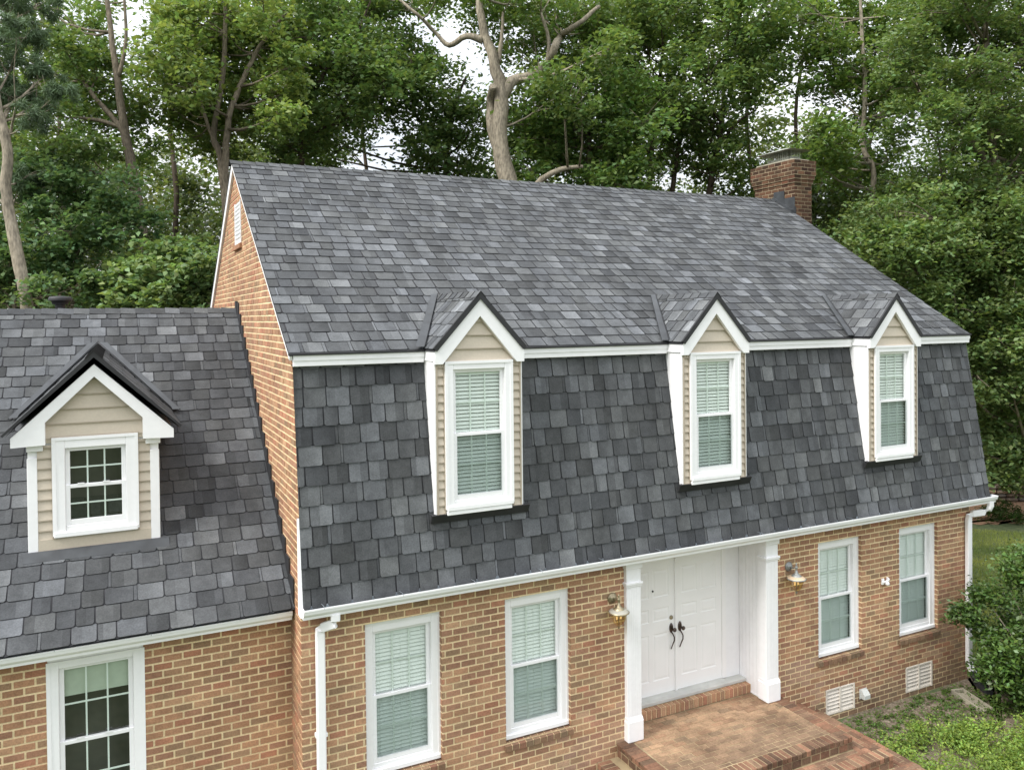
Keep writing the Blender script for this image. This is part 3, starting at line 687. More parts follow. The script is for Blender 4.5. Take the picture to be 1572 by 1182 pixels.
    window(dm, (wx0, yf - .045, z_(-1.70)), .895, 1.82, head=.10, sill=.12, cas=.10, ears=0, ledge=.05, name='window')
    return dm
for d, lb in zip(DX, ('left dormer of the steep lower roof', 'middle dormer of the steep lower roof', 'right dormer of the steep lower roof')): main_dormer(d[0], d[1], lb)
# ---- chimney
mb = MB(); cx0, cx1, cy0, cy1 = 11.99, 12.50, 4.40, 5.66; ct = z_(4.12)
def faces4(z0, z1, g, rows=None):
    a, b, c, d = cx0 - g, cx1 + g, cy0 - g, cy1 + g
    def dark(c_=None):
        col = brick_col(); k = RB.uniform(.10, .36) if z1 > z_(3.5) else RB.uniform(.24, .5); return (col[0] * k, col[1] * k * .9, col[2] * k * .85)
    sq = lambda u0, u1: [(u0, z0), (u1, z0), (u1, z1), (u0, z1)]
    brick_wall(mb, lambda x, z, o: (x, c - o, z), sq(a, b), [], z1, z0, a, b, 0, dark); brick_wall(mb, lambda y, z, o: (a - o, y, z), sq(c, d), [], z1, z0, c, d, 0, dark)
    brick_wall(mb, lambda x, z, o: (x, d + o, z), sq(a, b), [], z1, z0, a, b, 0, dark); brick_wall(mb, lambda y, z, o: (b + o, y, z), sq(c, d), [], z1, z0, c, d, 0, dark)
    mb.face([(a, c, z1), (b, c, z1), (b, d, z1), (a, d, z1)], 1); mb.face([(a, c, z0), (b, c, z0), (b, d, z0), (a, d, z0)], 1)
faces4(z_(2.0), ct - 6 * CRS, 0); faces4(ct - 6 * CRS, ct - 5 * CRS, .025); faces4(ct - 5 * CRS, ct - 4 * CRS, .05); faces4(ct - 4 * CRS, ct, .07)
ch = mb.build('chimney', [M_brick, mat('old_mortar', (.25, .19, .12), .9, noise=(3, .4, 5, 30, .2, 2))], house)
mb = MB(); mb.box(cx0 - .02, cx1 + .02, cy0 + .05, cy1 - .05, ct, ct + .05, bev=.02); mb.build('chimney_crown', [M_conc], ch)
mb = MB(); a, b, c, d = cx0 + .06, cx1 - .06, cy0 + .22, cy1 - .3; zc = ct + .27
for x in (a, b):
    for k in range(12): y = c + (d - c) * k / 11; mb.box(x - .004, x + .004, y - .004, y + .004, ct + .05, zc)
for y in (c, d):
    for k in range(6): x = a + (b - a) * k / 5; mb.box(x - .004, x + .004, y - .004, y + .004, ct + .05, zc)
for k in range(6): zz = ct + .06 + k * .032; mb.box(a - .003, b + .003, c - .003, c + .003, zz, zz + .004); mb.box(a - .003, a + .003, c, d, zz, zz + .004)
mb.box(a + .03, b - .03, c + .03, d - .03, ct + .05, ct + .14)
a -= .14; b += .14; c -= .2; d += .2; ap = ((a + b) / 2, (c + d) / 2, zc + .12)
for p, q in (((a, c), (b, c)), ((b, c), (b, d)), ((b, d), (a, d)), ((a, d), (a, c))): mb.face([(p[0], p[1], zc), (q[0], q[1], zc), ap])
mb.face([(a, c, zc - .002), (b, c, zc - .002), (b, d, zc - .002), (a, d, zc - .002)]); mb.build('chimney_cap', [mat('galvanised', (.36, .37, .31), .45, metal=.5, noise=(8, .25, 3))], ch)
mb = MB(); mu = (RZ - UZ0) / (D - UY0)
for k, (ya, yb) in enumerate(((4.385, 4.72), (4.70, 5.03), (5.01, 5.3), (5.28, 5.5))):
    zt = (UZ0 + mu * (min(yb, 5.0) - UY0)) + (.17 if yb <= 5.05 else .12 - (yb - 5.0) * .65); zlo = UZ0 + mu * (min(ya, 5.0) - UY0) - (max(ya, 5) - 5) * .65 - .06
    mb.prism([(ya, zlo), (yb, zlo + .1), (yb, zt), (ya, zt)], 'x', cx0 - .022 - .002 * k, cx0 - .012, 0)
mb.face([(cx0 - .02, 4.38, z_(2.75)), (cx0 + .03, 4.385, z_(2.75)), (cx0 + .03, 4.385, z_(3.07)), (cx0 - .02, 4.38, z_(3.07))], 1); mb.prism([(4.42, z_(2.86)), (4.42, z_(3.0)), (5.0, RZ + .05), (5.0, RZ)], 'x', cx0 - .10, cx0 - .02, 0)
mb.build('step_flashing', [M_grey, M_black], ch)
# ---- the wing
wy = .563; ws = .765; WE = (.33, z_(-2.665)); WR = (4.90, z_(-2.665) + ws * 4.57); wroof = lambda y: WE[1] + ws * (y - WE[0])
mb = MB(); WWX = (-2.545, -1.617)
def wcol():
    c = brick_col(); return (c[0] * 1.0, c[1] * .97, c[2] * .95)
brick_wall(mb, lambda x, z, o: (x, wy - o, z), [(-8, -.1), (0, -.1), (0, z_(-2.72)), (-8, z_(-2.72))], [(WWX[0], WWX[1], z_(-4.80), z_(-2.70)), (-6.4, -5.47, z_(-4.80), z_(-2.70))], WT + 2 * CRS + .01, -.05, -8, 0, 1, wcol, jamb=.08)
mb.build('wing_wall', [M_brick, M_mortar], house)
mb = MB(); brick_wall(mb, lambda y, z, o: (-8 - o, y, z), [(wy, -.1), (9.3, -.1), (9.3, z_(-2.7)), (4.93, WR[1] - .05), (wy, z_(-2.5))], [], z_(.8), -.05, wy, 9.3); mb.build('wing_wall', [M_brick, M_mortar], house)
for x in (WWX[0], -6.4):
    window(house, (x, wy - .004, z_(-4.79)), WWX[1] - WWX[0], 1.83, cas=.105, head=.08, ears=0, blind='shade')
    mb = MB(); mb.box(x, x + .928, wy - .002, wy + .05, z_(-2.955), z_(-2.73), bev=.003); mb.build('head_casing', [M_white], house)
mb = MB(); SW = math.hypot(WR[0] - WE[0], WR[1] - WE[1])
shingles(mb, (-8.2, WE[0], WE[1]), (1, 0, 0), (0, WR[0] - WE[0], WR[1] - WE[1]), [(0, -.075), (8.185, -.075), (8.185, SW), (0, SW)], expo=.215, wid=.235, bright=.95)
mb.face([(-8.2, WR[0], WR[1]), (-.02, WR[0], WR[1]), (-.02, 9.5, WE[1]), (-8.2, 9.5, WE[1])], 0, (.07, .07, .075))
cap_run(mb, (-.02, WR[0], WR[1] + .004), (-8.2, WR[0], WR[1] + .004), .14, ((0, -1, -ws), (0, 1, -ws)), 38)
mb.build('wing_roof', [M_shingle, M_under], house)
gutter('gutter', -8.2, -.035, wy - .13, z_(-2.86), house, h=.118)
mb = MB(); mb.box(-8.15, -.03, wy - .125, wy - .0, z_(-2.855), z_(-2.70)); mb.prism([(WE[0] + .0, WE[1] - .012), (WE[0] + .25, WE[1] - .02), (wy, z_(-2.7)), (wy - .128, z_(-2.7))], 'x', -8.15, -.03, 1); mb.build('fascia_board', [M_white, M_black], house)
mb = MB(); y = WE[0] - .02; k = 0                 # stepped flashing up the gable wall
while y < 4.75:
    y2 = y + .245; zt = wroof(y2) + .12; mb.prism([(y, wroof(y) - .05), (y2, wroof(y2) - .05), (y2, zt), (y, zt - .0)], 'x', -.024 - .003 * (k % 2), -.008); y = y2 - .005; k += 1
mb.box(-.03, -.008, 4.78, 4.98, WR[1] - .1, WR[1] + .13)
mb.build('step_flashing', [M_black], house)
# vent pipe on the far slope
vp = MB(); c = (-2.62, 5.55, 0); z0 = WR[1] - ws * .62
vp.lathe([(.075, z0 - .05), (.075, z0 + .53)], c, 16); zz_ = z0; z0 += .13; vp.lathe([(.075, z0 + .3), (.075, z0 + .5)], c, 16); vp.lathe([(.165, z0 + .50), (.17, z0 + .535), (.15, z0 + .565), (.05, z0 + .575), (.001, z0 + .576)], c, 20); vp.lathe([(.11, z0 + .44), (.13, z0 + .5), (.165, z0 + .5)], c, 20)
vp.build('roof_vent', [M_black], house)
# wing dormer
def wing_dormer():
    xc = -2.068; x0, x1 = -2.752, -1.398; yf = 1.30; zb = z_(-1.95); ze = z_(-.72); wx0, ww, wz0, wh = -2.50, .868, z_(-1.80), 1.135
    mb = MB()
    for r in subtract((x0, x1, zb, ze), [(wx0 + .05, wx0 + ww - .05, wz0 + .05, wz0 + wh - .05)]): mb.box(r[0], r[1], yf, yf + .04, r[2], r[3])
    for x in (x0, x1 - .03): mb.prism([(yf + .04, zb), (yf + .04, ze + .1), (WE[0] + (ze + .1 - WE[1]) / ws + .1, ze + .1), (yf + .2, zb)], 'x', x, x + .03)
    for x in (x0 - .006, x1 - .094): mb.box(x, x + .10, yf - .03, yf + .02, zb - .02 if x < -2 else zb + .0, z_(-.88), bev=.004)
    mb.prism([(xc - .66, ze - .01), (xc + .66, ze - .01), (xc, z_(.0))], 'y', yf + .005, yf + .03)
    dm = mb.build('dormer', [M_white], house); dm['label'] = 'dormer on the low wing roof with a dark six over six window'
    mb = MB()
    for (a, b) in ((x0 + .094, wx0 - .014), (wx0 + ww + .014, x1 - .094)): siding(mb, [(a, zb), (b, zb), (b, z_(-.74)), (a, z_(-.74))], yf - .004, zb + .11, z_(-.70), .118); siding(mb, [(a, zb), (b, zb), (b, zb + .11), (a, zb + .11)], yf - .004, zb, zb + .1, .11); mb.box(a - .002, b + .0, yf - .022, yf - .004, z_(-.90), z_(-.88), 1)
    mb.box(x0 + .095, x1 - .095, yf - .03, yf - .003, zb + .005, wz0 - .012, 0)
    siding(mb, [(xc - .52, z_(-.70)), (xc + .52, z_(-.70)), (xc + .52, z_(-.49)), (xc, z_(.03)), (xc - .52, z_(-.49))], yf - .004, z_(-.7) + .02, z_(.05), .165)
    mb.box(xc - .52, xc + .52, yf - .02, yf - .003, z_(-.72), z_(-.672), 0)
    t = .016
    for (a, b, c, d) in ((wx0 - t, wx0, wz0 - t, wz0 + wh + t), (wx0 + ww, wx0 + ww + t, wz0 - t, wz0 + wh + t), (wx0, wx0 + ww, wz0 - t, wz0), (wx0, wx0 + ww, wz0 + wh, wz0 + wh + t)): mb.box(a, b, yf - .035, yf, c, d, 1)
    mb.build('siding', [M_siding, M_trim_lapshade], dm)
    mb = MB(); y0, y1 = 1.165, 1.205
    for s in (-1, 1):
        mb.prism([(xc, z_(.165)), (xc + s * .835, z_(-.63)), (xc + s * .835, z_(-.735)), (xc + s * .50, z_(-.725)), (xc + s * .50, z_(-.475)), (xc, z_(.025))], 'y', y0, y1)
        mb.prism([(xc + s * .835, z_(-.65)), (xc + s * .835, z_(-.735)), (xc + s * .50, z_(-.725)), (xc + s * .50, z_(-.50)), (xc + s * .66, z_(-.50))], 'y', y1, 2.6)
        mb.box(xc + s * .53, xc + s * .69, yf - .06, yf - .0, z_(-.80), z_(-.722), bev=.004)
        mb.prism([(xc, z_(.165)), (xc + s * .835, z_(-.63)), (xc + s * .80, z_(-.66)), (xc, z_(.12))], 'y', y1, yf + .02)
    mb.build('rake_trim', [M_white], dm)
    RZt = z_(.30); EZ = z_(-.60); half = .91; yfr = 1.125; yr = WE[0] + (RZt - WE[1]) / ws; ye = WE[0] + (EZ - WE[1]) / ws + .02
    for s in (-1, 1):
        mb = MB(); Vv = Vector((-s * half, 0, RZt - EZ)); O = Vector((xc + s * half, yfr, EZ)); Vl = Vv.length; q = -1 if s < 0 else 1
        shingles(mb, O, (0, q, 0), Vv, [(0, 0), (q * (ye - yfr), 0), (q * (yr - yfr), Vl), (0, Vl)], expo=.215, wid=.22, thick=.014, bright=.9)
        t = .035; mb.face([(xc + s * half, yfr, EZ - t), (xc + s * half, ye, EZ - t), (xc, yr, RZt - t), (xc, yfr, RZt - t)], 1)
        if s > 0: cap_run(mb, (xc, yr + .03, RZt + .008), (xc, yfr, RZt + .008), .13, ((-half, 0, -(RZt - EZ)), (half, 0, -(RZt - EZ))), 14)
        mb.build('dormer_roof', [M_shingle, M_under], dm)
    mb = MB(); n = Vector((RZt - EZ, half)).normalized()
    for s in (-1, 1):
        a = (xc, RZt + .02); b = (xc + s * (half + .012), EZ + .012); t = .052
        mb.prism([a, b, (b[0] - s * n[0] * t * .5, b[1] - n[1] * t * .5), (a[0], a[1] - t / n[1])], 'y', yfr - .012, yfr - .001)
    mb.build('drip_edge', [M_black], dm)
    mb = MB(); upn = Vector((0, -ws, 1)).normalized()
    for s in (-1, 1):
        A = Vector((xc + s * (half + .02), ye - .1, EZ + .0)); B = Vector((xc, yr + .02, RZt + .02)); side = Vector((s, 0, 0))
        mb.face([A + upn * .026, A + side * .10 + upn * .026, B + side * .12 + upn * .026, B + upn * .026], 0); mb.face([A + side * .1 + upn * .026, A + side * .10, B + side * .12, B + side * .12 + upn * .026], 0)
        mb.face([A + upn * .02, B + upn * .02, B + Vector((0, 0, .04)), A + Vector((-s * .02, 0, .06))], 1)
    mb.build('valley_flashing', [M_grey, M_black], dm)
    mb = MB(); ymm = lambda z: WE[0] + (z - WE[1]) / ws
    mb.prism([(ymm(zb) - .02, zb + .015), (ymm(zb) - .12, zb - .075), (ymm(zb) - .12, zb - .088), (yf + .02, zb - .02), (yf + .02, zb + .012)], 'x', x0 - .05, x1 + .10); mb.build('apron_flashing', [M_grey], dm)
    window(dm, (wx0, yf - .05, wz0), ww, wh, head=.125, sill=.125, cas=.12, depth=.07, ears=0, blind=None)
wing_dormer()

# ================================================================== PORCH, LAMPS, SMALL THINGS
def pave(mb, x0, x1, y0, y1, z, alongx=True, L_=.206, Wd=.10, colf=None, jt=.010, th=.012, off0=0):
    """bricks laid flat; mortar sheet under them"""
    i = 0
    a0, a1, b0, b1 = (x0, x1, y0, y1) if alongx else (y0, y1, x0, x1)
    b = b0
    while b < b1 - .01:
        a = a0 - (i % 2) * L_ / 2 - off0
        while a < a1:
            p, q = max(a, a0), min(a + L_ - jt, a1); r, s = b, min(b + Wd - jt, b1)
            if q - p > .015:
                c = colf((p + q) / 2, (r + s) / 2) if alongx else colf((r + s) / 2, (p + q) / 2); h = z + th + RB.uniform(-.003, .003)
                if alongx: mb.box(p, q, r, s, z - .02, h, 0, c, bev=.004)
                else: mb.box(r, s, p, q, z - .02, h, 0, c, bev=.004)
            a += L_
        b += Wd; i += 1
def pcol(x, y):
    n = math.sin(x * 2.1 + 1.3) * .5 + math.sin(x * 5.3 + y * 4.1) * .3 + RB.uniform(-.6, .6)
    front = max(0, min(1, (-y - .15) / .9))
    base = Vector((.35, .225, .135)) if RB.random() < .7 else Vector((.29, .175, .105))
    if RB.random() < .14: base = Vector((.25, .17, .105))
    dk = Vector((.165, .11, .072)); t = min(.85, max(0, front * .85 + .08 + n * .26)); c = base.lerp(dk, t) * RB.uniform(.9, 1.1); return tuple(c)
def scol(x=0, y=0):
    c = Vector(RB.choice(((.23, .12, .075), (.19, .11, .07), (.27, .145, .09), (.20, .125, .08), (.16, .095, .062)))) * RB.uniform(.62, .95); return tuple(c)
mb = MB(); SX = [(4.22, 7.22), (3.90, 7.60), (3.56, 7.96)]; SY = [-1.345, -1.69, -2.04]; SZ = [PZ, z_(-5.35), z_(-5.53)]
for (a, b), y, z, zl in zip(SX, SY, SZ, (SZ[1], SZ[2], -.02)): mb.box(a + .012, b - .012, y + .012, .2 if z == PZ else -.012, zl - .02 if zl > 0 else -.02, z - .006, 1)
mb.box(4.535, 6.885, .2, RY - .1, .2, PZ - .006, 1)
t = -.012
# field and borders of the landing
pave(mb, 4.46, 7.0, -1.06, -.005, PZ + t, True, colf=pcol); pave(mb, 4.60, 6.865, -.005, RY - .27, PZ + t, True, colf=pcol)
pave(mb, 4.22, 4.45, -1.34, -.01, PZ + t, False, .10, .225, lambda x, y: scol(), off0=0); pave(mb, 7.01, 7.22, -1.34, -.01, PZ + t, False, .10, .206, lambda x, y: scol())
pave(mb, 4.46, 7.0, -1.125, -1.07, PZ + t, True, .206, .065, lambda x, y: tuple(v * .9 for v in pcol(x, y)))
def rowlock(x0, x1, y, z, zl, skirt=True, ax='x'):
    n = int((x1 - x0) / .0855); st = (x1 - x0) / n
    for k in range(n):
        c = scol(); e = RB.uniform(-.004, .004); a = x0 + k * st
        if ax == 'x': mb.box(a, a + st - .011, y + e, y + .205, z - .075, z + e, 0, c, bev=.006)
        else: mb.box(y + e, y + .205, a, a + st - .011, z - .075, z + e, 0, c, bev=.006)
        if skirt and k % 2 == 0:
            c = scol()
            if ax == 'x': mb.box(a, min(a + 2 * st - .011, x1), y + .008 + e, y + .1, zl + .002, z - .086, 0, c, bev=.005)
            else: mb.box(y + .008 + e, y + .1, a, min(a + 2 * st - .011, x1), zl + .002, z - .086, 0, c, bev=.005)
rowlock(4.22, 7.22, SY[0], PZ, SZ[1]); rowlock(3.90, 7.60, SY[1], SZ[1], SZ[2]); rowlock(3.56, 7.96, SY[2], SZ[2], 0.0)
rowlock(-1.14, -.02, 4.22, PZ, SZ[1], ax='y'); rowlock(-1.48, -.02, 3.90, SZ[1], SZ[2], ax='y'); rowlock(-1.83, -.02, 3.56, SZ[2], 0, ax='y')
pave(mb, 7.23, 7.60, -1.48, -.01, SZ[1] + t, False, .206, .093, lambda x, y: scol()); pave(mb, 7.61, 7.96, -1.83, -.01, SZ[2] + t, False, .206, .09, lambda x, y: scol())
pave(mb, 4.10, 7.60, -1.485, -1.35, SZ[1] + t, True, .206, .07, lambda x, y: scol()); pave(mb, 3.77, 7.96, -1.835, -1.70, SZ[2] + t, True, .206, .07, lambda x, y: scol())
porch = mb.build('brick_steps', [M_pave, M_pmortar], None, (5.75, -1.0, 0)); tag(porch, 'stained red brick landing with wrap-around brick steps in front of the white double door', 'steps')

def lantern(x, z, label, m1, m2):
    root = empty('wall_lantern', (x, -.008, z), label, 'lantern', 'lanterns beside the entry'); o = (x, -.008, z)
    mb = MB(); mb.lathe([(.072, 0), (.075, .008), (.062, .022), (.04, .03), (.03, .045), (.001, .047)], o, 20, 0, 'y'); mb.build('back_plate', [m1], root, o)
    mb = MB(); mb.tube([(x, -.04, z), (x, -.09, z - .005), (x, -.13, z + .01), (x, -.165, z + .005), (x, -.17, z - .03)], [.014, .010, .010, .011, .012], 8); mb.build('arm', [m1], root, o)
    c = (x, -.17, z)
    mb = MB(); mb.lathe([(.001, .10), (.012, .09), (.014, .075), (.008, .06), (.022, .04), (.026, .022), (.014, .008), (.014, -.02), (.022, -.03), (.024, -.055), (.045, -.075), (.075, -.098), (.078, -.106)], c, 20); mb.build('finial', [m1], root, o)
    mb = MB(); mb.lathe([(.076, -.102), (.115, -.118), (.138, -.135), (.140, -.145), (.10, -.142), (.07, -.135)], c, 24); mb.lathe([(.136, -.131), (.146, -.140), (.140, -.15), (.134, -.145)], c, 24, 1); mb.build('lamp_shade', [m2, m1], root, o)
    mb = MB(); mb.lathe([(.092, -.142), (.102, -.18), (.098, -.225), (.078, -.28), (.04, -.322), (.01, -.334)], c, 24); mb.build('globe', [M_amber], root, o)
    mb = MB(); mb.lathe([(.02, -.325), (.016, -.34), (.01, -.345), (.014, -.36), (.001, -.372)], c, 12); mb.tube([(x, -.17, z - .14), (x, -.17, z - .32)], .006, 6); mb.build('bottom_finial', [m1], root, o)
    for s in (-1, 1):
        b = MB(); b.lathe([(.011, -.235), (.011, -.205), (.018, -.19), (.017, -.165), (.008, -.15), (.001, -.147)], (x + s * .032, -.17, z), 10); b.build('bulb', [M_bulb], root, o)
lantern(4.17, z_(-3.17), 'brass wall lantern with amber globe left of the white entry door', M_brass, mat('grey_plate', (.36, .345, .29), .4))
lantern(7.37, z_(-3.205), 'grey metal wall lantern with amber globe on the brick right of the entry', M_pewter, M_plate)
mb = MB(); x, z = 9.47, z_(-3.745)
mb.box(x - .075, x - .02, -.03, -.008, z - .055, z + .045, bev=.004); mb.box(x - .06, x - .04, -.05, -.02, z - .02, z + .0); mb.tube([(x - .03, -.03, z - .01), (x + .02, -.07, z + .02), (x + .05, -.06, z + .04)], .015, 6)
mb.lathe([(.001, 0), (.03, .0), (.034, .03), (.02, .05), (.001, .05)], (x + .0, -.05, z - .03), 10, 0, 'y'); mb.box(x + .02, x + .075, -.055, -.02, z - .02, z + .02, bev=.01); mb.box(x + .045, x + .068, -.05, -.008, z + .01, z + .055, bev=.006)
tag(mb.build('wall_bracket', [M_white2], None, (x, -.01, z)), 'small broken white plastic fitting on the brick between the two right windows', 'bracket')
mb = MB(); mb.prism([(-.33, .0), (.33, .0), (.33, .06), (-.33, .08)], 'y', -.12, -.09); mb.prism([(-.33, .0), (.33, .0), (.33, .06), (-.33, .08)], 'y', .09, .12); mb.box(-.33, .33, -.09, .09, .0, .03, bev=.006); mb.box(-.33, -.29, -.12, .12, 0, .09, bev=.008)
sb = mb.build('splash_block', [M_conc], None); sb.location = (10.78, -.62, .012); sb.rotation_euler = (0, 0, rad(-106)); tag(sb, 'weathered concrete splash block on the soil below the downspout', 'splash block')

# ================================================================== GROUND
def tdir(px, py): return CF + CR * ((px - 786) / FPX) - CU * ((py - 501.83) / FPX)
def far(px, py, t): return CAM + tdir(px, py) * t          # t metres out along the view axis
def gat(px, py, z=0.0): d = tdir(px, py); return CAM + d * ((z - CAM.z) / d.z)
mb = MB(); mb.face([(-150, -120, -.004), (200, -120, -.004), (200, 200, -.004), (-150, 200, -.004)]); struct(mb.build('lawn', [M_lawn]))
def blob_sheet(name, pts, z, m, amp=.12, bare=True, seed=1, sub=10):
    R = random.Random(seed); o = []
    for i in range(len(pts)):
        a, b = Vector(pts[i]), Vector(pts[(i + 1) % len(pts)]); n = Vector((b.y - a.y, a.x - b.x)).normalized()
        for k in range(sub): p = a.lerp(b, k / sub); q = p + n * (R.uniform(-amp, amp) if k else 0); o.append((q.x, q.y, z))
    mb = MB(); ce = (sum(p[0] for p in o) / len(o), sum(p[1] for p in o) / len(o), z)
    for i in range(len(o)): mb.face([ce, o[i], o[(i + 1) % len(o)]])
    return mb.build(name, [m])
struct(blob_sheet('soil_bed', [(7.0, -.01), (11.64, -.01), (12.7, .3), (13.1, -1.4), (12.0, -3.2), (8.6, -3.4), (7.0, -2.6)], .004, M_soil, .15, 3))
struct(blob_sheet('mulch_bed', [(17.5, 8.6), (21.2, 6.9), (23.6, 5.7), (26.5, 3.6), (30, 1.0), (33, 3.5), (29.5, 8.2), (22, 12)], .005, M_mulch, .2, 4))
struct(blob_sheet('forest_floor', [(-40, 12.5), (13, 12.5), (22, 10.4), (27, 8.8), (34, 4), (60, 10), (70, 70), (-60, 70)], .006, M_floor, .4, 5))
# ================================================================== TREES
NR = np.random.default_rng(21)
def leaf_obj(name, P, size, col, mat_, parent=None, org=(0, 0, 0), up=.9, aspect=.62, droop=.25, fold=.18, dirs=None):
    P = np.asarray(P, dtype=np.float64); n = len(P)
    size = np.asarray(size) if np.ndim(size) else np.full(n, size); size = size * NR.uniform(.7, 1.25, n)
    nr = NR.normal(size=(n, 3)); nr[:, 2] = np.abs(nr[:, 2]) * .8 + up; nr /= np.linalg.norm(nr, axis=1, keepdims=True)
    d = NR.normal(size=(n, 3)) if dirs is None else dirs + NR.normal(size=(n, 3)) * .15
    if dirs is None: d[:, 2] = d[:, 2] * .5 - droop
    d -= nr * np.sum(d * nr, axis=1, keepdims=True); d /= np.linalg.norm(d, axis=1, keepdims=True) + 1e-9
    s = np.cross(nr, d); h = size[:, None]
    V = np.stack([P - d * h * .5, P + s * h * aspect * .5 + nr * h * fold * .5 - d * h * .05, P + d * h * .5 - nr * h * fold * .3, P - s * h * aspect * .5 + nr * h * fold * .5 - d * h * .05], axis=1) - np.array(org)
    me = bpy.data.meshes.new(name); me.vertices.add(4 * n); me.vertices.foreach_set('co', V.astype(np.float32).ravel())
    me.loops.add(4 * n); me.loops.foreach_set('vertex_index', np.arange(4 * n, dtype=np.int32)); me.polygons.add(n)
    me.polygons.foreach_set('loop_start', np.arange(0, 4 * n, 4, dtype=np.int32)); me.polygons.foreach_set('loop_total', np.full(n, 4, dtype=np.int32))
    a = me.color_attributes.new('Col', 'FLOAT_COLOR', 'CORNER'); C = np.repeat(np.clip(np.concatenate([col, np.ones((n, 1))], axis=1), 0, 1), 4, axis=0); a.data.foreach_set('color', C.astype(np.float32).ravel())
    me.materials.append(mat_); me.update(calc_edges=True); me.validate()
    return place(name, me, parent, org)
def clumps(centres, radii, per, base, sub=13, flat=.62, var=.22, subr=.34):
    """leaf positions and colours for spherical boughs made of smaller sprays"""
    P = []; C = []
    for c, r in zip(centres, radii):
        v = NR.normal(size=(sub, 3)); v /= np.linalg.norm(v, axis=1, keepdims=True); v *= (NR.uniform(.25, 1, (sub, 1)) ** .5) * r; v[:, 2] *= .8
        kb = NR.uniform(.85, 1.15)
        for q in v:
            m = max(4, int(per / sub * NR.uniform(.5, 1.5))); g = NR.normal(size=(m, 3)) * r * subr * NR.uniform(.7, 1.2); g[:, 2] *= flat
            g[:, 2] -= .12 * (g[:, 0] ** 2 + g[:, 1] ** 2) / (r + .01)
            P.append(np.array(c) + q + g); k = kb * NR.uniform(1 - var, 1 + var) * NR.uniform(.85, 1.15, (m, 1)); w = NR.uniform(-.15, .2, (m, 1))
            C.append(np.concatenate([base[0] * k * (1 + w), base[1] * k, base[2] * k * (1 - w * .5)], axis=1))
    return np.concatenate(P), np.concatenate(C)
OPENINGS = [(690, 82, 34, 26), (208, 62, 24, 54), (1205, 138, 24, 20), (600, 238, 20, 20), (1395, 215, 26, 16), (1185, 262, 16, 18), (700, 25, 20, 20)]
def tree(label, t, trunk, limbs=(), envs=(), leaf=.15, per=800, base=(.072, .118, .034), bark=None, group='trees behind the house', cat='tree', name='tree', seed=0, rpx=(34, 58), kind='leaf', dt=2.6, twigs=True, bare=False, sub=13, subr=.25, up=.9):
    bark = bark or M_bark; R = random.Random(seed); pxm = FPX / t; base = (base[0] * 2.3, base[1] * 2.12, base[2] * 2.6); leaf = leaf * 1.2 if kind == 'leaf' else leaf; per = int(per * .78) if kind == 'leaf' else per
    path = [(far(x, y, t), w / pxm / 2 * .87) for x, y, w in trunk]; p0, r0 = path[0]; p1 = path[1][0]
    ln = (p0 - p1); ln = ln / max(.5, -ln.z) if ln.z < -.3 else Vector((0, 0, -1))
    h = p0.z; g = p0 + Vector((ln.x * min(h, 2.5) * .6, ln.y * .3, -h)); g.z = -.05
    pts = [g, g.lerp(p0, .12), g.lerp(p0, .5)] + [p for p, r in path]; rr = [r0 * 1.55, r0 * 1.2, r0 * 1.08] + [r for p, r in path]
    root = empty(name, (g.x, g.y, 0), label, cat, group); org = (g.x, g.y, 0)
    def smooth(pts, rr, j=.0):
        o, q = [], []
        for i in range(len(pts) - 1):
            P0, P1, P2, P3 = pts[max(i - 1, 0)], pts[i], pts[i + 1], pts[min(i + 2, len(pts) - 1)]
            for k in range(4):
                u = k / 4; v = .5 * ((2 * P1) + (P2 - P0) * u + (2 * P0 - 5 * P1 + 4 * P2 - P3) * u * u + (3 * P1 - P0 - 3 * P2 + P3) * u ** 3)
                o.append(v + Vector((R.uniform(-j, j), R.uniform(-j, j), 0))); q.append(rr[i] + (rr[i + 1] - rr[i]) * u)
        o.append(pts[-1]); q.append(rr[-1]); return o, q
    a, b = smooth(pts, rr, r0 * .10); mb = MB(); mb.tube(a, b, 12, wob=.07); tr = mb.build('trunk', [bark], root, org)
    nodes = list(zip(a[4:], b[4:]))
    for lm in limbs:
        dd = 0; q = []
        for i, (x, y, w) in enumerate(lm): q.append((far(x, y, t + (R.uniform(-.5, .5) if i > 1 else 0) + dd), w / pxm / 2))
        a, b = smooth([p for p, r in q], [r for p, r in q], q[0][1] * .15); mb = MB(); mb.tube(a, b, 9, wob=.08); mb.build('limb', [bark], root, org); nodes += list(zip(a[2:], b[2:]))
    cen = []; rad_ = []; dense = []
    for poly_ in [trunk] + [l_ for l_ in limbs if l_[0][2] > 6]:
        for (xa, ya, _), (xb, yb, _) in zip(poly_[:-1], poly_[1:]):
            for k in range(8): dense.append((xa + (xb - xa) * k / 8, ya + (yb - ya) * k / 8))
    for (cx, cy, rx, ry, n) in envs:
        for k in range(n):
            best = None
            for tr_ in range(8):
                an = R.uniform(0, 2 * math.pi); q = math.sqrt(R.random()); x, y = cx + rx * q * math.cos(an), cy + ry * q * math.sin(an)
                dmin = min([math.hypot(x - e[3], y - e[4]) for e in cen] + [999])
                if best is None or dmin > best[0]: best = (dmin, x, y)
            x, y = best[1:]; r = R.uniform(*rpx); near = min([math.hypot(x - q_[0], y - q_[1]) for q_ in dense] + [999]); tt = t + (R.uniform(.5, dt * 1.5) if bare and near < 38 else R.uniform(-dt, dt))
            if any(((x - g_[0]) / (g_[2] + r * .45)) ** 2 + ((y - g_[1]) / (g_[3] + r * .45)) ** 2 < 1 for g_ in OPENINGS): continue
            P = far(x, y, tt)
            if P.z < .5: P.z = .5
            cen.append((*P[:], x, y)[0:3] + (x, y)); rad_.append(r / FPX * tt)
    cc = [(e[0], e[1], e[2]) for e in cen]
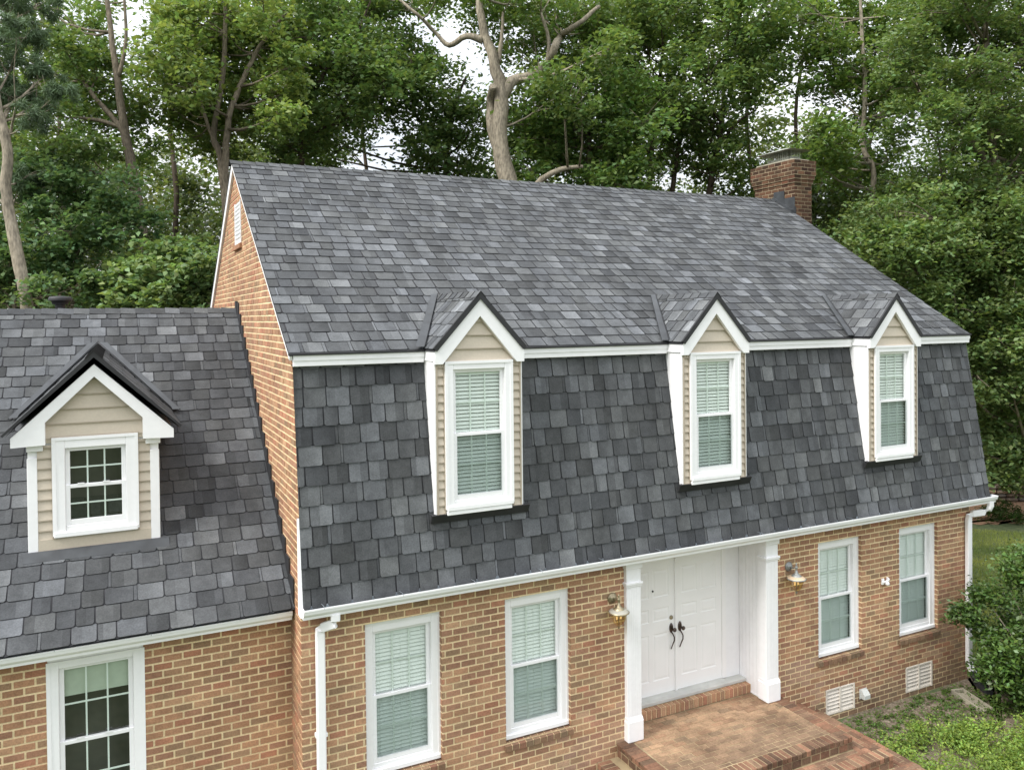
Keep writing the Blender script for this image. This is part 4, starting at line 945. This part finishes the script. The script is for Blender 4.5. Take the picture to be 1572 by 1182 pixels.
    if twigs and cc:
        mb = MB()
        for c, r in zip(cc, rad_):
            c = Vector(c); cand = sorted(nodes, key=lambda nd: (nd[0] - c).length + max(0, nd[0].z - c.z + .3) * 2)[:3]; s, sr_ = R.choice(cand)
            d = c - s; mid = s + d * .5 + Vector((R.uniform(-.15, .15), R.uniform(-.15, .15), -.06 * d.length)); w = min(sr_ * .55, .02 + d.length * .012)
            mb.tube([s, s.lerp(mid, .5) + Vector((0, 0, -.02 * d.length)), mid, mid.lerp(c, .6), c], [w, w * .85, w * .7, w * .5, .008], 6)
            for k in range(5):
                e = c + Vector((R.gauss(0, 1), R.gauss(0, 1), R.gauss(.2, .6))).normalized() * r * R.uniform(.6, 1.0); b0 = mid.lerp(c, R.uniform(.2, 1)); mb.tube([b0, b0.lerp(e, .5) + Vector((0, 0, .05)), e], [w * .4, w * .28, .005], 4)
        mb.build('branches', [bark], root, org)
    if cc:
        if kind == 'leaf':
            P, C = clumps(cc, rad_, per, base, sub=sub, subr=subr); leaf_obj('crown', P, leaf, C, M_leaf, root, org, up=up)
        else:                                # needle tufts
            P = []; C = []; Dr = []
            for c, r in zip(cc, rad_):
                for k in range(sub):
                    v = NR.normal(size=3); v /= np.linalg.norm(v); q = np.array(c) + v * r * NR.uniform(.2, 1) * np.array((1, 1, .6)); m = int(per / sub)
                    d = NR.normal(size=(m, 3)); d /= np.linalg.norm(d, axis=1, keepdims=True); P.append(q + d * leaf * .5); Dr.append(d); kk = NR.uniform(.7, 1.25) * NR.uniform(.85, 1.15, (m, 1)); C.append(np.array(base)[None, :] * kk)
            leaf_obj('crown', np.concatenate(P), leaf, np.concatenate(C), M_needle, root, org, up=.2, aspect=.10, dirs=np.concatenate(Dr))
    return root
NEED = (.050, .082, .036)
tree('leaning bare-trunked pine at the left edge of the photo', 19, [(46, 500, 21), (26, 385, 20), (9, 300, 18), (11, 230, 17), (-2, 170, 15), (-25, 60, 12), (-40, -20, 10)], [[(12, 215, 5), (18, 195, 4), (24, 165, 3)]], [(0, 90, 60, 70, 8), (45, 140, 45, 40, 5), (10, 285, 34, 22, 3), (-50, 10, 90, 60, 7), (40, 30, 40, 40, 3)], leaf=.20, per=1300, base=NEED, bark=M_bark2, kind='needle', name='pine_tree', bare=True, seed=1, rpx=(30, 48), dt=1.2, sub=16)
tree('tall forked tree rising behind the low wing, its trunk bare above the pale bush', 23, [(226, 430, 22), (222, 385, 20), (205, 275, 17), (193, 210, 16), (181, 130, 12), (170, 50, 9), (158, -40, 7)], [[(194, 212, 10), (180, 190, 9), (150, 155, 7), (128, 125, 5)], [(186, 196, 7), (150, 185, 6), (110, 180, 3)], [(201, 290, 6), (185, 276, 5), (150, 266, 4), (120, 270, 2)], [(181, 120, 7), (194, 62, 5), (190, -10, 4)], [(208, 330, 4), (190, 322, 3), (172, 310, 2)]],
     [(100, 60, 110, 70, 17), (85, 195, 90, 55, 11), (165, 150, 38, 60, 5), (150, 20, 60, 30, 5), (170, 240, 40, 30, 2)], bare=True, seed=2, leaf=.135)
tree('yellow-green broadleaf tree with two stems left of the gable peak', 24, [(356, 400, 18), (350, 335, 17), (338, 240, 13), (328, 205, 10), (342, 110, 9), (346, 0, 6), (344, -50, 4)], [[(352, 330, 13), (346, 262, 11), (352, 180, 9), (374, 120, 8), (400, 70, 6), (440, 20, 4)], [(336, 235, 6), (315, 180, 5), (300, 120, 3)]],
     [(300, 130, 62, 65, 13), (345, 50, 95, 55, 13), (405, 130, 55, 70, 9), (330, 190, 45, 35, 5), (380, -30, 90, 40, 5), (260, 30, 30, 40, 3)], base=(.088, .134, .036), bare=True, seed=3, leaf=.15)
tree('slim dark-stemmed tree with rising limbs behind the left end of the ridge', 28, [(462, 300, 14), (463, 225, 12), (466, 175, 10), (500, 110, 7), (545, 55, 5), (570, 0, 3)], [[(464, 190, 7), (452, 120, 5), (470, 50, 4)], [(463, 230, 5), (490, 200, 4), (520, 190, 3)]],
     [(500, 50, 85, 55, 13), (520, 150, 75, 50, 9), (455, 190, 40, 35, 4), (590, 110, 50, 60, 6), (480, 0, 80, 30, 5)], base=(.062, .105, .03), bark=M_barkd, seed=4, leaf=.16)
tree('massive pale-barked tree with a crooked trunk and thick limbs above the ridge', 27, [(790, 330, 36), (784, 290, 34), (766, 215, 28), (771, 150, 27), (757, 95, 19), (742, 40, 15), (736, -10, 11), (738, -60, 8)], [[(771, 152, 19), (786, 126, 16), (815, 116, 14), (838, 102, 12), (852, 75, 12), (860, 56, 11), (884, 40, 8), (920, 10, 5)], [(741, 62, 12), (715, 56, 9), (690, 70, 8), (668, 50, 6), (640, 22, 5), (600, -10, 3)], [(766, 235, 15), (755, 200, 14), (753, 160, 13), (757, 132, 11)], [(815, 300, 12), (832, 276, 10), (862, 260, 8), (895, 256, 5)], [(765, 96, 8), (770, 62, 6), (772, 20, 4)], [(840, 98, 8), (842, 60, 6), (830, 20, 4)]],
     [(810, 20, 95, 32, 12), (852, 150, 50, 42, 6), (650, 10, 70, 22, 6), (900, 80, 50, 60, 7), (770, -30, 120, 30, 8), (815, 75, 28, 22, 2), (730, 85, 14, 10, 1)], base=(.068, .112, .03), bark=M_bark2, bare=True, seed=5, leaf=.15, dt=3)
tree('rounded leafy tree just right of the massive pale trunk', 30, [(905, 340, 12), (903, 250, 9), (910, 170, 6), (925, 90, 4)], [], [(870, 225, 75, 55, 12), (930, 180, 60, 60, 8), (940, 260, 50, 35, 5), (820, 190, 25, 50, 4)], base=(.066, .115, .03), seed=6, leaf=.17)
tree('mid-green tree left of the massive pale trunk, under the open gap of sky', 31, [(690, 330, 12), (685, 240, 10), (700, 160, 6), (715, 120, 4)], [[(685, 240, 6), (640, 180, 5), (600, 120, 3)]], [(700, 215, 50, 55, 8), (640, 165, 60, 45, 7), (590, 90, 40, 45, 4), (700, 275, 80, 20, 6), (545, 235, 45, 30, 4), (480, 235, 60, 25, 4)], base=(.058, .098, .03), bark=M_barkd, seed=7, leaf=.17, per=650)
tree('tall tree with twin dark stems behind the right half of the ridge', 32, [(993, 330, 12), (997, 280, 10), (1004, 190, 8), (1016, 100, 6), (1020, 0, 4)], [[(1028, 330, 9), (1034, 280, 8), (1041, 230, 6), (1060, 150, 4)]], [(1000, 90, 75, 75, 13), (985, 0, 80, 30, 6), (1020, 200, 65, 45, 7), (960, 40, 45, 50, 4)], base=(.066, .108, .03), bark=M_barkd, seed=8, leaf=.17, per=700)
tree('dark-stemmed tree directly left of the chimney', 31, [(1085, 340, 12), (1090, 290, 11), (1108, 190, 8), (1112, 90, 6), (1125, 0, 4)], [[(1100, 230, 5), (1130, 190, 4), (1160, 170, 3)]], [(1110, 90, 70, 60, 11), (1110, 0, 90, 30, 7), (1080, 210, 50, 50, 6), (1140, 260, 45, 25, 3), (1165, 80, 30, 50, 4)], base=(.06, .10, .028), bark=M_barkd, seed=9, leaf=.17, per=700)
tree('thin pale-stemmed tree with round leaves right of the chimney', 29, [(1330, 440, 12), (1336, 330, 10), (1341, 262, 9), (1324, 222, 9), (1328, 140, 8), (1323, 50, 6), (1320, -20, 4)], [[(1326, 115, 4), (1345, 100, 3), (1360, 85, 2)]], [(1290, 90, 55, 55, 9), (1340, 190, 70, 60, 11), (1270, 240, 38, 45, 6), (1260, 10, 80, 35, 8), (1380, 110, 50, 60, 7), (1400, 10, 80, 40, 7)], base=(.072, .12, .03), bark=M_bark2, bare=True, seed=10, leaf=.17, per=700)
tree('forked dark tree behind the right-hand slope of the roof', 34, [(1300, 400, 20), (1302, 340, 17), (1312, 300, 12), (1330, 240, 7), (1345, 180, 4)], [[(1305, 330, 10), (1290, 280, 8), (1280, 230, 5)]], [(1290, 350, 50, 35, 6), (1360, 320, 60, 50, 7), (1250, 300, 25, 30, 3), (1400, 240, 40, 40, 4)], base=(.06, .10, .028), bark=M_barkd, seed=11, leaf=.18, per=700)
tree('huge drooping broadleaf tree filling the right edge down to the stone wall', 25, [(1590, 740, 24), (1570, 560, 20), (1545, 400, 16), (1525, 240, 13), (1515, 100, 12), (1510, -20, 8)], [[(1530, 380, 12), (1480, 320, 9), (1420, 300, 6)], [(1525, 260, 10), (1470, 190, 8), (1410, 140, 5)], [(1520, 160, 9), (1560, 80, 7), (1600, 20, 5)], [(1540, 520, 9), (1500, 480, 7), (1460, 470, 4)]],
     [(1480, 70, 110, 80, 22), (1440, 190, 70, 55, 15), (1520, 220, 90, 70, 18), (1400, 330, 60, 55, 12), (1470, 400, 75, 60, 17), (1535, 450, 50, 120, 14), (1530, 300, 60, 80, 10), (1500, 560, 45, 50, 7), (1560, 620, 40, 80, 12), (1545, 690, 45, 40, 8), (1560, 360, 70, 70, 12), (1500, 500, 50, 60, 9), (1560, 520, 50, 80, 9), (1555, 650, 30, 60, 5), (1620, 200, 60, 200, 12), (1350, 390, 40, 30, 5), (1520, -20, 100, 30, 7), (1640, 550, 40, 120, 7)], base=(.070, .112, .034), seed=12, leaf=.125, per=1050, rpx=(36, 62), dt=2.8, sub=16, up=1.1)
tree('broad pale-green bush behind the wing roof, at the foot of the forked tree', 20.5, [(275, 500, 8), (272, 440, 6), (270, 400, 4)], [[(274, 470, 4), (240, 430, 3), (220, 410, 2)]], [(265, 415, 70, 42, 12), (210, 440, 40, 28, 4), (310, 440, 30, 30, 4)], base=(.085, .135, .045), seed=13, leaf=.15, per=700, group='understorey behind the wing', cat='bush', name='bush', rpx=(26, 40), dt=1.6)
tree('layered dogwood-like small tree between the pine and the forked tree', 21, [(110, 500, 8), (112, 420, 6), (100, 340, 5), (90, 290, 3)], [[(112, 400, 4), (150, 340, 3), (190, 330, 2)], [(105, 370, 3), (70, 330, 2)]], [(110, 290, 75, 26, 7), (150, 335, 75, 26, 7), (70, 390, 60, 30, 5), (60, 260, 40, 25, 3)], base=(.066, .118, .044), seed=14, leaf=.13, per=700, group='understorey behind the wing', cat='small tree', name='small_tree', rpx=(26, 42), dt=1.5, bark=M_bark2)
tree('low green bush at the far left behind the wing ridge', 20, [(20, 520, 8), (22, 470, 6), (24, 430, 4)], [], [(30, 430, 50, 35, 7), (-30, 400, 50, 60, 6), (150, 440, 45, 25, 5)], base=(.06, .105, .035), seed=15, leaf=.13, per=700, group='understorey behind the wing', cat='bush', name='bush', rpx=(28, 42), dt=1.5)
tree('bright sapling-like bush between the gable end and the big right-hand tree', 28, [(1400, 560, 8), (1395, 480, 6), (1390, 430, 4)], [], [(1385, 400, 45, 35, 6), (1440, 470, 45, 40, 6), (1350, 380, 25, 20, 3)], base=(.085, .14, .035), seed=16, leaf=.16, per=600, group='trees behind the house', cat='bush', name='bush', rpx=(26, 40), dt=1.5)
# the far wood: one mass nobody could count
cen = []; rr = []; R = random.Random(77)
for k in range(430):
    x = R.uniform(-250, 1900); b = R.random(); t = R.uniform(36, 52)
    top = 185 + 60 * math.sin(x / 95) + 40 * math.sin(x / 41 + 1)
    y = R.uniform(top, 520) if b < .93 else R.uniform(20, top)
    if 560 < x < 740 and y < 300 and R.random() < .8: continue
    if 1150 < x < 1440 and y < 300 and R.random() < .7: continue
    cen.append(tuple(far(x, y, t))); rr.append(R.uniform(1.3, 2.3))
P, C = clumps(cen, rr, 330, (.13, .175, .065), sub=10, subr=.28); o = leaf_obj('far_woodland', P, .30, C, M_leaf); tag(o, 'dense dark green wood far behind the nearer trees', 'woodland', None, 'stuff')
cen = []; rr = []
for k in range(170):
    x = R.uniform(-300, 1400); t = R.uniform(31, 36); y = R.uniform(300, 560); cen.append(tuple(far(x, y, t))); rr.append(R.uniform(1.0, 1.7))
for k in range(90):
    x = R.uniform(1380, 1800); t = R.uniform(31, 37); y = R.uniform(380, 760); v = far(x, y, t); cen.append((v.x, v.y, max(v.z, .6))); rr.append(R.uniform(1.0, 1.8))
P, C = clumps(cen, rr, 330, (.09, .125, .05), sub=10, subr=.28); o = leaf_obj('undergrowth', P, .24, C, M_leaf); tag(o, 'shaded undergrowth filling the gaps between the tree trunks', 'undergrowth', None, 'stuff')
for k, (x, t, w) in enumerate(((95, 30, 9), (265, 33, 10), (430, 35, 9), (560, 34, 8), (930, 36, 8), (1150, 36, 9), (1225, 35, 9))):
    lab = ['dark bare stem behind the small layered tree', 'dark bare stem behind the pale-green bush', 'dark bare stem just left of the slim dark-stemmed tree', 'dark bare stem below the gap of sky', 'dark bare stem behind the rounded leafy tree', 'dark bare stem just left of the chimney cap', 'dark bare stem hard against the right side of the chimney'][k]
    tree(lab, t, [(x, 420, w), (x + 6, 300, w * .9), (x - 4, 180, w * .7), (x + 12, 60, w * .5)], [], [(x, 70, 40, 45, 3)], bark=M_barkd, seed=30 + k, leaf=.2, per=350, group='dark stems in the wood', base=(.055, .09, .028), twigs=False)

# ================================================================== RIGHT SIDE: wall, fence, plants
mb = MB(); R = random.Random(9); a, b = Vector((19.5, 10.9, 0)), Vector((30.5, 5.6, 0)); d = (b - a); ln = d.length; d.normalize(); nn = Vector((-d.y, d.x, 0))
for row, (z, h) in enumerate(((.0, .16), (.15, .15), (.29, .14), (.42, .16))):
    s = R.uniform(-.2, 0)
    while s < ln:
        w = R.uniform(.16, .42); hh = h * R.uniform(.85, 1.15); c0 = a + d * (s + w / 2); k = R.uniform(.6, 1.2); base = R.choice(((.30, .21, .14), (.24, .18, .13), (.20, .17, .14), (.36, .26, .17))); col = tuple(v * k for v in base)
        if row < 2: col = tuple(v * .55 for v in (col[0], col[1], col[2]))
        rows = []
        for f, g in ((0, .55), (.12, .9), (.5, 1.0), (.88, .9), (1, .5)):
            q = c0 + d * (f - .5) * w; rows.append([q + nn * (.16 * g * math.cos(2 * math.pi * j / 8) + R.uniform(-.015, .015)) + Vector((0, 0, z + hh / 2 + hh * .54 * g * math.sin(2 * math.pi * j / 8) + R.uniform(-.012, .012))) for j in range(8)])
        mb.grid(rows, 0, True, False, col, True); s += w + .01
tag(mb.build('stone_wall', [M_stone]), 'low dry-stacked brown field-stone wall behind the mulch at the right', 'stone wall')
fr = empty('wooden_fence', (24.0, 13.2, 0), 'dark brown board fence in the shade behind the low stone wall', 'fence'); M_wood = mat('dark_wood', (.075, .045, .032), .9, noise=(3, .3, 3, 20, .2, 2))
a, b = Vector((19, 15.6, 0)), Vector((33, 8.4, 0)); d = (b - a); ln = d.length; d.normalize(); n = int(ln / .15); mb = MB(); nn = Vector((-d.y, d.x, 0))
for k in range(n):
    p = a + d * k * .15; q = p + d * .14; h = 1.75 + .02 * math.sin(k * 1.7); mb.face([p, q, q + Vector((0, 0, h)), p + Vector((0, 0, h))]); mb.face([p + nn * .02, q + nn * .02, q + nn * .02 + Vector((0, 0, h)), p + nn * .02 + Vector((0, 0, h))]); mb.face([p + Vector((0, 0, h)), q + Vector((0, 0, h)), q + nn * .02 + Vector((0, 0, h)), p + nn * .02 + Vector((0, 0, h))])
mb.build('board_panel', [M_wood], fr, (24.0, 13.2, 0))
# holly bush by the downspout
def holly():
    org = (11.66, -1.38, 0); root = empty('holly_bush', org, 'large glossy dark green evergreen bush beside the right-hand downspout', 'bush'); R = random.Random(4)
    mb = MB(); cen = []; rr = []
    for k in range(52):
        an = R.uniform(0, 2 * math.pi); h = R.uniform(.2, 2.45); prof = math.sin(min(1, (h + .35) / 2.9) * math.pi) ** .6; r = 1.05 * prof * math.sqrt(R.uniform(.25, 1)); c = (org[0] + r * math.cos(an), org[1] + r * math.sin(an) * .95, h); cen.append(c); rr.append(R.uniform(.24, .40))
    for c in ((10.75, -.62, 1.42), (10.62, -.55, 1.5), (10.8, -.9, 1.2), (10.7, -1.1, .9), (10.95, -.7, 1.8), (10.8, -1.3, .6), (10.9, -1.5, .35), (11.3, -2.3, .35), (11.6, -2.4, .5), (11.2, -2.1, .7), (11.9, -2.5, .8)): cen.append(c); rr.append(.20)
    for c in cen: s = Vector((org[0] + R.uniform(-.1, .1), org[1] + R.uniform(-.1, .1), .05)); c = Vector(c); mb.tube([s, s.lerp(c, .5) + Vector((0, 0, .1)), c], [.022, .014, .005], 5)
    mb.build('stems', [M_bark2], root, org)
    P, C = clumps(cen, rr, 520, (.070, .13, .026), sub=12, subr=.36, flat=.8, var=.35); ok = ~((P[:, 1] > -.17) & (P[:, 0] < 11.8)); P, C = P[ok], C[ok]; leaf_obj('foliage', P, .08, C, M_gloss, root, org, up=.6, aspect=.5, droop=0)
holly()
# yellow-green ground cover and weeds on the soil
def scatter(poly, n, seed, zf):
    R = np.random.default_rng(seed); P = hp(poly); xs_ = [p[0] for p in poly]; ys_ = [p[1] for p in poly]; pts = np.stack([R.uniform(min(xs_), max(xs_), n * 3), R.uniform(min(ys_), max(ys_), n * 3)], axis=1)
    ok = np.ones(len(pts), bool)
    for a, b, c in P: ok &= (a * pts[:, 0] + b * pts[:, 1] + c) > 0
    return pts[ok][:n]
cen = []; rr = []; R = random.Random(8)
for p in scatter([(8.1, -1.1), (9.0, -.95), (10.1, -1.25), (11.0, -1.9), (11, -3.4), (8.1, -3.3)], 150, 5, 0): cen.append((p[0], p[1], R.uniform(.08, .22))); rr.append(R.uniform(.12, .22))
P, C = clumps(cen, rr, 190, (.21, .31, .06), sub=8, subr=.4, flat=.6, var=.45); tag(leaf_obj('ground_cover', P, .045, C, M_leaf, up=1.2, aspect=.55), 'bright yellow-green leafy ground cover beside the brick steps', 'ground cover', None, 'stuff')
pts = scatter([(7.98, -.15), (11.2, -.12), (11.4, -1.6), (9.6, -1.4), (8.0, -1.6)], 520, 6, 0); cen = [(p[0], p[1], .03) for p in pts]; P, C = clumps(cen, [random.Random(i).uniform(.03, .09) for i in range(len(cen))], 16, (.10, .17, .035), sub=4, subr=.5, flat=.3)
tag(leaf_obj('weeds', P, .04, C, M_leaf, up=1.4, aspect=.55), 'small green weeds scattered over the bare soil along the brick wall', 'weeds', None, 'stuff')
# grass blades on the visible lawn
def blades(poly, n, seed, h, base):
    p = scatter(poly, n, seed, 0); n = len(p); R = np.random.default_rng(seed + 1); an = R.uniform(0, 2 * np.pi, n); hh = h * R.uniform(.5, 1.3, n); dx, dy = np.cos(an) * .006, np.sin(an) * .006; lx, ly = R.normal(0, .35, n) * hh, R.normal(0, .35, n) * hh
    V = np.zeros((n, 3, 3)); V[:, 0] = np.stack([p[:, 0] - dx, p[:, 1] - dy, np.zeros(n)], 1); V[:, 1] = np.stack([p[:, 0] + dx, p[:, 1] + dy, np.zeros(n)], 1); V[:, 2] = np.stack([p[:, 0] + lx, p[:, 1] + ly, hh], 1)
    me = bpy.data.meshes.new('grass'); me.vertices.add(3 * n); me.vertices.foreach_set('co', V.astype(np.float32).ravel()); me.loops.add(3 * n); me.loops.foreach_set('vertex_index', np.arange(3 * n, dtype=np.int32)); me.polygons.add(n); me.polygons.foreach_set('loop_start', np.arange(0, 3 * n, 3, dtype=np.int32)); me.polygons.foreach_set('loop_total', np.full(n, 3, dtype=np.int32))
    patch = .5 + .5 * np.sin(p[:, 0] * 1.9 + np.sin(p[:, 1] * 1.3) * 2) * np.cos(p[:, 1] * 1.4); k = (.7 + .6 * patch) * R.uniform(.75, 1.25, n); C = np.array(base)[None, :] * k[:, None]; C[:, 0] *= (1 + .3 * patch); C = np.concatenate([C, np.ones((n, 1))], 1)
    a = me.color_attributes.new('Col', 'FLOAT_COLOR', 'CORNER'); a.data.foreach_set('color', np.repeat(C, 3, axis=0).astype(np.float32).ravel()); me.materials.append(M_leaf); me.update(calc_edges=True)
    return place('grass', me)
tag(blades([(11.7, 1.2), (13.0, -1.5), (17, -2.5), (25, 2.6), (19.5, 7.6), (11.7, 8.5)], 110000, 12, .075, (.21, .29, .075)), 'mown green lawn grass to the right of the house', 'grass', None, 'stuff')
cen = []; rr = []
for k, (x, y) in enumerate(((1525, 800), (1560, 803), (1540, 790))):
    g = gat(x, y); P, C = clumps([(g.x, g.y, .25), (g.x + .2, g.y, .2), (g.x - .2, g.y + .1, .2)], [.3, .25, .25], 260, (.06, .11, .025), sub=8); r_ = empty('mulch_plant', (g.x, g.y, 0), ['small green tuft on the mulch nearest the gutter end', 'small green tuft on the mulch at the very right edge', 'middle small green tuft on the mulch below the stone wall'][k], 'plant', 'tufts on the mulch bed'); leaf_obj('foliage', P, .1, C, M_leaf, r_, (g.x, g.y, 0), aspect=.3)
